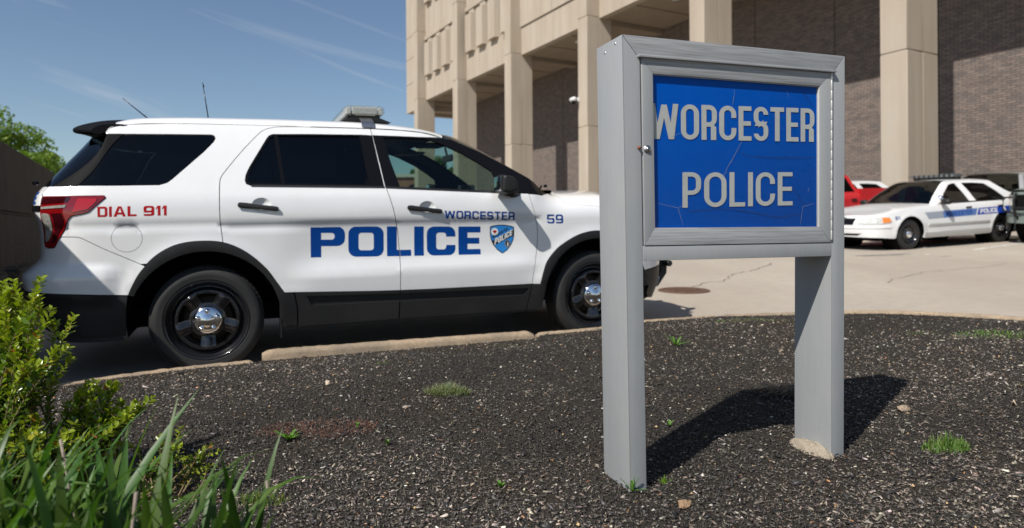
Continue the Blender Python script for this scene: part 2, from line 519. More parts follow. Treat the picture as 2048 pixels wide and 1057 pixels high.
# ------------------------------------------------------------------ ground
def lot(X, Y):
    X = np.clip(X, -60, 60); Y = np.asarray(Y, float)
    Yc = np.where(Y > 30, 30 + 12 * np.tanh((Y - 30) / 12), np.where(Y < -10, -10 + 8 * np.tanh((Y + 10) / 8), Y))
    return .005 * X + .036 * Yc + .03 * np.clip(X - 8.6, 0, 6)
KERB_A = [(-3.3, 3.0), (-2.95, 3.45), (-2.61, 3.83), (-2.40, 3.99), (-2.09, 4.20), (-1.66, 4.40)]
KERB_B = [(-1.64, 4.46), (-.78, 4.73), (.16, 5.03)]
KERB_C = [(.19, 5.17), (.68, 5.36), (1.11, 5.66), (1.79, 5.87)]
KERB_D = [(1.80, 5.88), (2.5, 5.97), (3.0, 6.03), (3.35, 6.0), (3.8, 5.83), (4.22, 5.57), (4.8, 4.95), (5.25, 4.0), (5.4, 2.6)]
KX = [p[0] for p in KERB_A + KERB_B + KERB_C + KERB_D]; KY = [p[1] for p in KERB_A + KERB_B + KERB_C + KERB_D]
def kerb_y(X): return np.interp(X, KX, KY)
_ph = rng.uniform(0, 6.28, 40); _fr = rng.uniform(-1, 1, (40, 2)); _fr /= np.linalg.norm(_fr, axis=1, keepdims=True)
_fs = np.geomspace(1.2, 26, 40); _am = 1 / _fs
def bumps(X, Y):
    r = 0
    for i in range(40): r = r + _am[i] * np.sin((_fr[i, 0] * X + _fr[i, 1] * Y) * _fs[i] + _ph[i])
    return r
def bed(X, Y):
    X = np.asarray(X, float); Y = np.asarray(Y, float)
    d = kerb_y(X) - Y
    e = np.interp(X, [-3.3, -1.7, -1.6, .15, .2, 1.8, 2.6, 5.4], [.092, .092, .088, .100, .095, .105, .088, .085])
    z = lot(X, Y) + e + (.160 - e) * sst(0, .8, d) + .0085 * bumps(X, Y) * sst(-.05, .3, d)
    return np.where(d < -.02, lot(X, Y) - .12, z)

lotm = mat('worn_asphalt', (.385, .335, .275), .92, spec=.2, bump=(140, .5, .006), var=[(90, .55, (.24, .205, .17)), (.35, .55, (.44, .39, .325)), (7, .35, (.30, .265, .22)), (1.1, .35, (.29, .25, .205), (1, .25, 1))])
gx = np.unique(np.concatenate([np.linspace(-900, -60, 10), np.linspace(-60, 60, 61), np.linspace(60, 900, 10)]))
gy = np.unique(np.concatenate([np.linspace(-900, -40, 10), np.linspace(-40, 60, 101), np.linspace(60, 1500, 12)]))
GX, GY = np.meshgrid(gx, gy); V = np.stack([GX, GY, lot(GX, GY)], -1).reshape(-1, 3)
nx, ny = len(gx), len(gy); I = np.arange((ny - 1) * nx).reshape(ny - 1, nx)[:, :-1].ravel()
tag(mk('parking_lot', V, np.stack([I, I + 1, I + 1 + nx, I + nx], 1), lotm, smooth=True), kind='structure')

# mulch bed
mulchm = mat('mulch', (.016, .015, .014), .95, spec=.15, bump=(60, 1, .03), var=[(55, .7, (.045, .040, .034)), (200, .5, (.10, .085, .065)), (2.1, .55, (.045, .034, .024))])
gx = np.arange(-3.4, 5.6, .035); gy = np.arange(-1.5, 6.25, .035)
GX, GY = np.meshgrid(gx, gy); V = np.stack([GX, GY, bed(GX, GY)], -1).reshape(-1, 3)
nx, ny = len(gx), len(gy); I = np.arange((ny - 1) * nx).reshape(ny - 1, nx)[:, :-1].ravel()
tag(mk('mulch_bed', V, np.stack([I, I + 1, I + 1 + nx, I + nx], 1), mulchm, smooth=True), kind='structure')

# kerb stones
kerbm = mat('kerb_granite', (.33, .24, .155), .9, spec=.2, bump=(220, .5, .006), var=[(9, .7, (.26, .195, .13)), (130, .7, (.46, .39, .30)), (4, .6, (.17, .145, .115)), (45, .5, (.20, .15, .10))])
def kerb(pts, dz, wd=.09):
    P = dens(cr(pts, 8, False), .035, False)
    prof = [(0, -.15), (0.0, dz - .030), (.006, dz - .010), (.022, dz), (wd - .022, dz), (wd - .005, dz - .012), (wd, dz - .03), (wd, -.08)]
    rows = []
    for i, p in enumerate(P):
        a = np.array(P[max(i - 1, 0)]); b = np.array(P[min(i + 1, len(P) - 1)]); d = (b - a) / np.linalg.norm(b - a); nn = np.array([-d[1], d[0]])
        r = []
        e = min(i, len(P) - 1 - i); sh = .02 if e == 0 else (.006 if e == 1 else 0)
        for k, (o, z) in enumerate(prof):
            w = np.array(p) + nn * o; j = rng.normal(0, .0013, 3)
            zz = z - (sh if 0 < k < 7 else 0)
            r.append((w[0] + j[0], w[1] + j[1], float(lot(w[0], w[1])) + zz + j[2]))
        rows.append(r)
    n = len(prof); V = [v for r in rows for v in r]; F = []
    for i in range(len(rows) - 1):
        for j in range(n - 1): F.append((i * n + j, i * n + j + 1, (i + 1) * n + j + 1, (i + 1) * n + j)[::-1])
    F += [tuple(range(n)), tuple(range((len(rows) - 1) * n, len(rows) * n))[::-1]]
    o = mk('kerb', V, F, kerbm, smooth=True)
    try: o.data.set_sharp_from_angle(angle=R(50))
    except Exception: pass
    return tag(o, kind='structure')
kerb(KERB_A, .100, .075); kerb(KERB_B, .150, .085); kerb(KERB_C, .110, .07); kerb(KERB_D, .112, .06)

# painted stall lines, tar seam, patches
paintm = mat('line_paint', (.62, .60, .55), .8, var=[(8, .75, (.34, .31, .27)), (60, .6, (.30, .27, .24))])
tarm = mat('crack_tar', (.17, .15, .125), .8, bump=(80, .4))
patchm = mat('dark_patch', (.16, .145, .125), .8, var=(9, .9, (.28, .25, .22)))
def ribbon(name, pts, wd, matl, lift=.004, kind='structure', jit=0.):
    P = dens(cr(pts, 6, False), .15, False); rows = []
    for i, p in enumerate(P):
        a = np.array(P[max(i - 1, 0)]); b = np.array(P[min(i + 1, len(P) - 1)]); d = (b - a) / np.linalg.norm(b - a); nn = np.array([-d[1], d[0]])
        jj = rng.normal(0, jit, 2) if jit else (0, 0); w = wd * (1 + (rng.normal(0, .25) if jit else 0))
        q = np.array(p) + jj
        rows.append([(*(q - nn * w / 2), float(lot(*(q - nn * w / 2))) + lift), (*(q + nn * w / 2), float(lot(*(q + nn * w / 2))) + lift)])
    o = strip(name, rows, matl, None, flip=True, smooth=False)
    return tag(o, kind=kind)
ribbon('stall_line', [(8.08, 13.35), (10.4, 14.6), (13.2, 16.3)], .12, paintm)
ribbon('stall_line', [(11.6, 12.2), (14.5, 13.6)], .12, paintm)
ribbon('pavement_crack', [(2.3, 8.75), (2.65, 9.25), (2.9, 9.35), (3.3, 10.2), (3.9, 10.9), (4.6, 12.0)], .014, tarm, jit=.02, lift=.005)
ribbon('pavement_crack', [(4.9, 9.0), (6.2, 10.2), (7.6, 10.9), (9.5, 12.4)], .011, tarm, jit=.03, lift=.005)
def blob(name, c, rx, ry, matl, lift, ang=0):
    V = [(c[0], c[1])]; n = 22; ph = rng.uniform(0, 6, 3)
    for k in range(n):
        t = 2 * math.pi * k / n; r = 1 + .18 * math.sin(2 * t + ph[0]) + .12 * math.sin(3 * t + ph[1]) + .08 * math.sin(5 * t + ph[2])
        x, y = rx * r * math.cos(t), ry * r * math.sin(t)
        V.append((c[0] + x * math.cos(ang) - y * math.sin(ang), c[1] + x * math.sin(ang) + y * math.cos(ang)))
    V = [(x, y, float(lot(x, y)) + lift) for x, y in V]
    return tag(mk(name, V, [(0, k, k % n + 1) for k in range(1, n + 1)], matl), kind='structure')
blob('dark_patch', (7.3, 13.4), .75, .10, patchm, .0045, .3); blob('dark_patch', (9.2, 12.4), 1.0, .09, patchm, .0045, .35); blob('dark_patch', (8.6, 13.0), .5, .06, patchm, .006, .3)  # long, faint darker patches laid just above the lot surface

# manhole cover
ironm = mat('rusty_iron', (.105, .058, .040), .75, metal=.3, bump=(70, .5), var=(18, .7, (.17, .09, .06)))
mh = MB(); c = (2.11, 8.40)
def tilt(x, y, z): return (c[0] + x, c[1] + y, float(lot(c[0] + x, c[1] + y)) + z)
n = 40
V = [tilt(0, 0, .008)]; F = []
for (r, z) in ((.235, .008), (.245, .002), (.26, .002), (.265, .009), (.31, .009), (.325, -.01)):
    V += [tilt(r * math.cos(2 * math.pi * k / n), r * math.sin(2 * math.pi * k / n), z) for k in range(n)]
F += [(0, 1 + k, 1 + (k + 1) % n) for k in range(n)]
for j in range(5):
    F += [(1 + j * n + k, 1 + (j + 1) * n + k, 1 + (j + 1) * n + (k + 1) % n, 1 + j * n + (k + 1) % n) for k in range(n)]
mh.add(V, F)
for i in range(-4, 5):
    w = math.sqrt(max(  .27**2 - (i * .06)**2, 0))
    for j in range(-4, 5):
        x, y = j * .06, i * .06
        if math.hypot(x, y) < .215: 
            p = tilt(x, y, .010); mh.box((p[0] - .018, p[1] - .018, p[2] - .004), (p[0] + .018, p[1] + .018, p[2] + .004))
tag(mh.build('manhole_cover', ironm), 'round rusty iron manhole cover set flush in the pale parking lot', 'manhole cover')

# ------------------------------------------------------------------ police headquarters
AZ = math.atan2(-.8834, .4686)
conc = mat('precast_concrete', (.405, .352, .288), .88, spec=.2, bump=(30, .25, .01), var=[(.5, .5, (.38, .31, .23)), (3, .4, (.49, .42, .335), (1, 1, .10)), (1.6, .55, (.32, .265, .205), (1, 1, .06)), (.25, .4, (.36, .30, .235)), (70, .25, (.33, .275, .21))])
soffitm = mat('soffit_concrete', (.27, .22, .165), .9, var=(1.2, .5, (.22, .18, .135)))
def brick_mat():
    m = bpy.data.materials.new('brown_brick'); m.use_nodes = True; nt = m.node_tree; b = nt.nodes['Principled BSDF']
    t = nt.nodes.new('ShaderNodeTexCoord'); sx = nt.nodes.new('ShaderNodeSeparateXYZ'); cx = nt.nodes.new('ShaderNodeCombineXYZ'); br = nt.nodes.new('ShaderNodeTexBrick')
    nt.links.new(t.outputs['Object'], sx.inputs[0]); nt.links.new(sx.outputs[0], cx.inputs[0]); nt.links.new(sx.outputs[2], cx.inputs[1]); nt.links.new(cx.outputs[0], br.inputs['Vector'])
    br.inputs['Scale'].default_value = 1; br.inputs['Brick Width'].default_value = .305; br.inputs['Row Height'].default_value = .092
    br.inputs['Mortar Size'].default_value = .012; br.inputs['Mortar Smooth'].default_value = .2; br.inputs['Bias'].default_value = -.1
    br.inputs['Color1'].default_value = (.20, .145, .118, 1); br.inputs['Color2'].default_value = (.12, .100, .088, 1); br.inputs['Mortar'].default_value = (.055, .047, .042, 1)
    n = nt.nodes.new('ShaderNodeTexNoise'); n.inputs['Scale'].default_value = 3; nt.links.new(cx.outputs[0], n.inputs['Vector'])
    x = nt.nodes.new('ShaderNodeMix'); x.data_type = 'RGBA'; x.blend_type = 'MULTIPLY'; x.inputs[0].default_value = .5
    nt.links.new(br.outputs['Color'], x.inputs[6]); nt.links.new(n.outputs['Fac'], x.inputs[7]); 
    h = nt.nodes.new('ShaderNodeHueSaturation'); h.inputs['Value'].default_value = 1.28; h.inputs['Saturation'].default_value = .85
    nt.links.new(x.outputs[2], h.inputs['Color']); nt.links.new(h.outputs[0], b.inputs['Base Color'])
    bp = nt.nodes.new('ShaderNodeBump'); bp.inputs['Strength'].default_value = .5; bp.inputs['Distance'].default_value = .01; bp.invert = True
    nt.links.new(br.outputs['Fac'], bp.inputs['Height']); nt.links.new(bp.outputs[0], b.inputs['Normal'])
    b.inputs['Roughness'].default_value = .85
    return m
brick = brick_mat()
BY = 22.085; SB = BY + 5.65
hq = empty('office_building', Matrix.Rotation(AZ, 4, 'Z'), label='large concrete framed police building with tall columns and brown brick ground floor', cat='building')
SOF = 13.15; TOP = 31.0
colx = [-61.2 + 9.3 * i for i in range(7)]
for x in colx:
    b = MB()
    for z0, z1 in ((-1, 6.9), (6.93, 13.2), (13.23, 19.5), (19.53, 25.8), (25.83, TOP)):
        b.box((x, BY, z0), (x + .95, BY + .86, z1)); b.box((x + .006, BY + .875, z0), (x + .944, BY + 1.72, z1))
    b.box((x + .03, BY + .03, -1), (x + .92, BY + 1.7, TOP - .01))
    b.build('column', conc, hq, bevel=.018, seg=1)
b = MB()
for z0, z1 in ((12.3, 15.0), (15.03, 17.4), (17.43, 19.5), (19.53, TOP)): b.box((-63.55, BY + .1, z0), (-61.2, BY + 1.0, z1))
b.box((-63.5, BY + .9, 12.4), (-61.3, BY + 25, TOP - .05))
b.build('end_panel', conc, hq, bevel=.015, seg=1)
for i in range(6):
    x0, x1 = colx[i] + .95, colx[i + 1]
    w = (x1 - x0)
    if i < 2:
        for z0, z1 in ((SOF, 15.27), (19.1, 22.0), (25.8, 28.6)):
            b = MB(); b.box((x0, BY + .85, z0), (x1, BY + 1.3, z1))
            if z0 > 14: b.box((x0, BY + .74, z0 - .36), (x1, BY + 1.3, z0 - .02))
            k = 5
            b.build('spandrel', conc, hq)
        for z0, z1 in ((15.27, 18.7), (22.0, 25.4)):
            g = MB(); g.box((x0, BY + 1.70, z0), (x1, BY + 1.80, z1)); g.build('window_band', gloss_black, hq)
            sl = MB(); sl.box((x0, BY + .95, z0 - .02), (x1, BY + 1.70, z0 + .06)); sl.build('sill', conc, hq)
            n = 4
            for k in range(n):
                c0 = x0 + w * (k + .5) / n; h = w / n
                f = MB()
                poly = [(c0 - h * .46, BY + 1.69), (c0 - h * .26, BY + .50), (c0 + h * .26, BY + .50), (c0 + h * .46, BY + 1.69)]
                f.prism(poly, z0 + .02, z1 - .42, axis=2)
                poly2 = [(c0 - h * .40, BY + 1.69), (c0 - h * .20, BY + .80), (c0 + h * .20, BY + .80), (c0 + h * .40, BY + 1.69)]
                f.prism(poly2, z1 - .42, z1 + .0, axis=2)
                f.build('window_fin', conc, hq)
    else:
        b = MB(); b.box((x0, BY + .85, SOF), (x0 + w / 2 - .012, BY + 1.3, 15.02)); b.box((x0 + w / 2 + .012, BY + .85, SOF), (x1, BY + 1.3, 15.02)); b.build('spandrel', conc, hq, bevel=.01, seg=1)
        b = MB()
        for z0, z1 in ((15.07, 21), (21.03, TOP)):
            b.box((x0, BY + .76, z0), (x0 + w / 2 - .012, BY + 1.3, z1)); b.box((x0 + w / 2 + .012, BY + .76, z0), (x1, BY + 1.3, z1))
        b.build('wall_panel', conc, hq, bevel=.01, seg=1)
    b = MB(); b.box((x0, BY + 1.3, SOF + .02), (x1, SB + .3, SOF + .4))
    for k in (1, 2): b.box((x0 + w * k / 3 - .05, BY + 1.32, SOF - .03), (x0 + w * k / 3 + .05, SB, SOF + .03))
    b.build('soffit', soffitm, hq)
    lm = MB(); lm.lathe([(0, SOF - .06), (.22, SOF - .06), (.26, SOF + .02)], 20, ((x0 + x1) / 2 + .4, BY + 2.6, 0), axis=2); lm.build('soffit_light', lens_clear, hq)
# transverse beams between colonnade and wall
for x in colx:
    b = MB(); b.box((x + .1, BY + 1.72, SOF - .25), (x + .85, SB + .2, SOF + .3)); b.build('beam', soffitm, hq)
b = MB(); b.box((-62, SB + .3, SOF + .42), (2, BY + 26, TOP - .1)); b.build('upper_storeys', conc, hq)
# brick ground storey, in panels with control joints
x = -62.5; first = True
while x < 3:
    x1 = min(x + 4.65, 3)
    b = MB(); b.box((x + .02, SB, -1), (x1 - .02, SB + .3, SOF + .01)); b.build('brick_wall', brick, hq); x = x1
b = MB(); b.box((-62.4, SB + .06, -1), (2.9, BY + 26, SOF)); b.build('wall_core', mat('joint_backing', (.05, .045, .04), .9), hq)  # dark backing that shows through the control joints
b = MB(); b.box((-63.4, BY + 1.0, SOF - 1.0), (-62.6, SB + .6, SOF)); b.box((-63.4, SB - .1, -1), (-62.52, SB + .7, SOF - 1.02)); b.build('end_beam', conc, hq)

# security camera on the fourth column
cmx = colx[3]
sc = empty('security_camera', hq.matrix_world @ Matrix.Translation((cmx + .05, BY, 8.55)), label='small white security camera bracketed to a concrete column', cat='security camera')
b = MB(); b.box((-.02, -.08, -.12), (.12, -.004, .12)); b.tube([(.05, -.05, 0), (.03, -.28, .0)], .04); b.build('bracket', white_paint, sc)
b = MB(); b.lathe([(0, .30), (.10, .30), (.13, .22), (.13, -.1), (.11, -.14), (0, -.14)], 20, axis=0); o = b.build('camera_body', white_paint, sc); o.location = (-.12, -.36, 0)
b = MB(); b.lathe([(0, -.20), (.08, -.19), (.12, -.12), (.13, -.02)], 20, axis=2); o = b.build('dome', gloss_black, sc); o.location = (.02, -.36, -.10)

# ------------------------------------------------------------------ retaining wall on the left
wallm = mat('old_concrete', (.062, .058, .050), .95, spec=.15, bump=(14, .6, .02), var=[(2.2, .6, (.036, .034, .030)), (6, .6, (.082, .077, .066), (1, 1, .15)), (1.0, .5, (.06, .055, .048), (1, 1, .2)), (60, .5, (.055, .05, .042))])
dw = Vector((-.469, .883, 0)); nw = Vector((.883, .469, 0))
W0 = Vector((-1.44 / (1 + .5304 * .0001), 0, 0))
Mw = Matrix(((dw.x, -nw.x, 0, W0.x), (dw.y, -nw.y, 0, W0.y), (0, 0, 1, 0), (0, 0, 0, 1)))
rw = empty('retaining_wall', Mw, label='tall dark weathered concrete retaining wall behind the rear of the parked police SUV', cat='wall')
b = MB(); 
for x0, x1 in ((3.6, 7.0), (7.02, 11.9), (11.92, 17)):
    b.box((x0, 0, 1.305), (x1, .30, 1.985)); b.box((x0, .012, 1.275), (x1, .30, 1.305)); b.box((x0, 0, .62), (x1, .30, 1.275))
b.build('wall_face', wallm, rw, bevel=.008, seg=1)
b = MB(); x = 3.7
while x < 17:
    for z in (-.35, -.05, .25, .48):
        w = random.uniform(.3, .7); hh = random.uniform(.2, .3)
        xx = x + random.uniform(-.1, .1)
        V = [(xx + sx * w / 2 * random.uniform(.75, 1), -random.uniform(.03, .16) if sy < 0 else .28, z + hh * sz * random.uniform(.8, 1.05)) for sz in (0, 1) for sy, sx in ((-1, -1), (-1, 1), (1, 1), (1, -1))]
        b.add(V, [(0, 3, 2, 1), (4, 5, 6, 7), (0, 1, 5, 4), (1, 2, 6, 5), (2, 3, 7, 6), (3, 0, 4, 7)])
    x += .42
b.build('rubble_footing', wallm, rw, bevel=.03, seg=1)

# ------------------------------------------------------------------ trees
leafm = attr_mat('tree_leaves', .6, .3, trl=.35)
barkm = mat('bark', (.09, .07, .05), .95, bump=(30, .8), var=(12, .6, (.05, .04, .03)))
def leaf_cards(C, N, size, base, jit=.35, seed=0, stretch=1.6, droop=0):
    g = np.random.default_rng(seed); idx = g.integers(0, len(C), N); Cc = np.array([c[:3] for c in C])[idx]; Rr = np.array([c[3] for c in C])[idx]
    d = g.normal(size=(N, 3)); d /= np.linalg.norm(d, axis=1, keepdims=True); P = Cc + d * Rr[:, None] * (g.uniform(.35, 1.0, (N, 1)) ** .6) * np.array([1, 1, .75])
    a = g.normal(size=(N, 3)); a /= np.linalg.norm(a, axis=1, keepdims=True); a[:, 2] -= droop; b = np.cross(a, g.normal(size=(N, 3))); b /= np.linalg.norm(b, axis=1, keepdims=True)
    s = size * g.uniform(.6, 1.3, (N, 1))
    V = np.stack([P - a * s * stretch / 2, P + b * s * .5, P + a * s * stretch / 2, P - b * s * .5], 1).reshape(-1, 3)
    F = np.arange(4 * N).reshape(N, 4)
    k = g.uniform(1 - jit, 1 + jit, (N, 1)); c = np.array(base)[None] * k; c[:, 0:1] *= g.uniform(.8, 1.25, (N, 1))
    return V, F, np.repeat(c, 4, 0)
def make_tree(name, loc, H, clumps, N, size, base, label, seed, trunk_r=.16, group=None):
    t = empty(name, Matrix.Translation(loc), label=label, cat='tree', group=group)
    b = MB(); g = random.Random(seed)
    b.tube([(0, 0, -.3), (g.uniform(-.1, .1), 0, H * .25), (g.uniform(-.2, .2), g.uniform(-.2, .2), H * .5), (0, 0, H * .72)], [trunk_r, trunk_r * .8, trunk_r * .55, trunk_r * .25], 10)
    for c in clumps:
        z0 = H * g.uniform(.28, .55); v = Vector((c[0], c[1], c[2])); s = Vector((0, 0, z0))
        m = s.lerp(v, .5) + Vector((g.uniform(-.2, .2), g.uniform(-.2, .2), g.uniform(.0, .25)))
        b.tube([s, m, v], [trunk_r * .35, trunk_r * .2, trunk_r * .06], 6)
    b.build('trunk', barkm, t)
    V, F, c = leaf_cards(clumps, N, size, base, seed=seed)
    mk('crown', V, F, leafm, t, smooth=False, cols=c)
    return t
def clump_cloud(seed, n, R_, H0, H1, r0, r1):
    g = random.Random(seed); out = []
    for i in range(n):
        a = g.uniform(0, 6.28); z = g.uniform(H0, H1); k = math.sin(math.pi * min(max((z - H0 + .4) / (H1 - H0 + .8), 0), 1)); rr_ = R_ * k * math.sqrt(g.uniform(.05, 1))
        out.append((rr_ * math.cos(a), rr_ * math.sin(a), z, g.uniform(r0, r1)))
    return out
make_tree('leafy_tree', (-16.9, 20, -.35), 5.5, clump_cloud(3, 80, 3.9, 1.2, 5.0, .38, .72), 34000, .07, (.12, .20, .030), 'bright green leafy tree rising above the retaining wall', 3)
make_tree('leafy_tree', (-29.6, 42, .8), 6.0, clump_cloud(5, 26, 3.2, 2, 4.8, .5, .9), 5000, .15, (.12, .20, .035), 'distant green tree just visible past the SUV rear window', 5)
make_tree('leafy_tree', (-10.0, 92, 1.2), 10, clump_cloud(8, 30, 3.6, 3, 9, .8, 1.5), 6000, .3, (.07, .14, .025), 'distant tree seen through the SUV windshield beyond the colonnade', 8, .3)

# far brick building seen through the car windows
fb = empty('brick_building', Matrix.Translation((-20, 78, 1.1)), label='distant red brick building with arched windows seen through the SUV glass', cat='building')
redbrick = mat('red_brick', (.26, .12, .08), .9, var=(1.5, .5, (.20, .09, .06)))
b = MB(); b.box((-14, 0, -1), (10.5, 12, 5.9)); b.build('wall', redbrick, fb)
b = MB(); b.box((-14.2, -.25, 5.9), (10.7, 12.2, 6.25)); b.build('cornice', mat('pale_stone', (.45, .42, .36), .8), fb)
for k in range(9):
    xx = -12.6 + k * 2.6
    for z in (.3, 3.2):
        arch = [(xx, z), (xx + 1.2, z), (xx + 1.2, z + 1.5)] + [(xx + .6 + .6 * math.cos(R(a)), z + 1.5 + .4 * math.sin(R(a))) for a in range(15, 180, 15)] + [(xx, z + 1.5)]
        b = MB(); b.prism(arch, -.06, -.01); b.build('window', glass_dark if False else gloss_black, fb)
# ------------------------------------------------------------------ wheels
def wheel(root, u, side, Rt=.352, wd=.245, rim_r=.258, v_face=.955, style='suv', name='wheel'):
    """side 1 = right flank (local y = -v). wheel empty at the hub; axis along y, outward = -y*side"""
    w = empty(name, label=None); w.parent = root; w.location = (u, -v_face * side, Rt)
    s = -side  # outward direction along local y
    k = Rt / .352
    b = MB()
    prof = [(rim_r, -.012), (rim_r + .006, -.001), (rim_r + .014, .004), (rim_r + .022, .001), (rim_r + .034, .006), (.318 * k, .002), (.332 * k, -.006), (.343 * k, -.020), (.350 * k, -.036), (.352 * k, -.05), (.353 * k, -wd / 2), (.352 * k, -wd + .05), (.345 * k, -wd + .03), (.33 * k, -wd + .005), (rim_r + .02, -wd + .01), (rim_r, -wd + .03)]
    b.lathe([(r, y * s) for r, y in prof], 72)
    b.build('tyre', rubber, w)
    # tread blocks
    t = MB()
    for i in range(64):
        a = 2 * math.pi * i / 64
        for y0, y1, da in ((-.048, -.028, 0), (-.090, -.056, .03), (-.135, -.098, 0), (-.178, -.143, .03), (-.215, -.186, 0)):
            r0, r1 = Rt * .985, Rt * (1.004 if y1 < -.03 else .999)
            M = Matrix.Rotation(a + da, 4, 'Y')
            yy = sorted((y0 * s, y1 * s))
            t.box((-.0125, yy[0], r0), (.0125, yy[1], r1), M)
    t.build('tread', rubber, w)
    # steel rim: barrel
    b = MB(); b.lathe([(r, y * s) for r, y in [(rim_r + .004, .002), (rim_r - .004, .004), (rim_r - .010, -.004), (rim_r - .012, -.02), (rim_r - .028, -.026), (rim_r - .034, -.05), (rim_r - .036, -.20)]], 64)
    b.build('rim', rim_black, w)
    r_out = rim_r - .034
    def fs(x, z):
        x = np.asarray(x, float); z = np.asarray(z, float); r = np.hypot(x, z); th = np.arctan2(z, x)
        rn = r / r_out
        d = -.050 + .030 * sst(.98, .86, rn) + .0 * rn - .016 * sst(.84, .50, rn) + .012 * sst(.5, .38, rn)
        if style == 'suv':
            ph = (th - math.pi / 2) * 5
            ridge = np.exp(-((np.mod(th + math.pi / 2 + math.pi / 5, 2 * math.pi / 5) - math.pi / 5) * r / .026) ** 2)
            d = d + .012 * ridge * sst(.42, .55, rn) * sst(.92, .80, rn)
            # raised lip round each window
        return np.stack([x, d, z], -1)
    holes = []
    if style == 'suv':
        for i in range(5):
            c = math.pi / 2 + i * 2 * math.pi / 5; hw = R(21)
            h = []
            ri, ro = r_out * .50, r_out * .80
            for a in np.linspace(-hw, hw, 9): h.append((ro, a))
            for a in np.linspace(R(15), -R(15), 7): h.append((ri, a))
            pts = [(r * math.cos(c + a), r * math.sin(c + a)) for r, a in h]
            pts = cr(pts, 3, True)
            holes.append(inset(pts, .003))
    else:
        for i in range(10):
            c = i * 2 * math.pi / 10
            holes.append([(r_out * .70 * math.cos(c) + .018 * math.cos(a), r_out * .70 * math.sin(c) + .018 * math.sin(a)) for a in np.linspace(0, 2 * math.pi, 12, endpoint=False)])
    circ = [((r_out) * math.cos(a), (r_out) * math.sin(a)) for a in np.linspace(0, 2 * math.pi, 60, endpoint=False)]
    o = panel('disc', circ, fs, rim_black, w, holes=holes, grid=.010, thick=.022, gap=0, side=side, step=.012)
    # brake behind
    b = MB(); b.lathe([(0, -.085 * s), (.15, -.085 * s), (.15, -.10 * s), (.17, -.12 * s), (.17, -.18 * s)], 40); b.build('brake_drum', mat_brake, w)
    # hub cap
    kk = 1 if style == 'suv' else .8
    b = MB(); b.lathe([(r * kk, y * s) for r, y in [(.092, -.050), (.0915, -.012), (.086, -.004), (.070, .004), (.050, .008), (.040, .011), (.022, .020), (0, .022)]], 48)
    for i in range(5):
        a = math.pi / 2 + i * 2 * math.pi / 5
        c = (.062 * kk * math.cos(a), 0, .062 * kk * math.sin(a))
        b.lathe([(r * kk, y * s) for r, y in [(.0175, .000), (.0165, .013), (.013, .020), (.006, .024), (0, .025)]], 14, c)
    b.build('hub_cap', chrome, w)
    return w
mat_brake = mat('rusty_brake', (.075, .055, .042), .8, metal=.4)

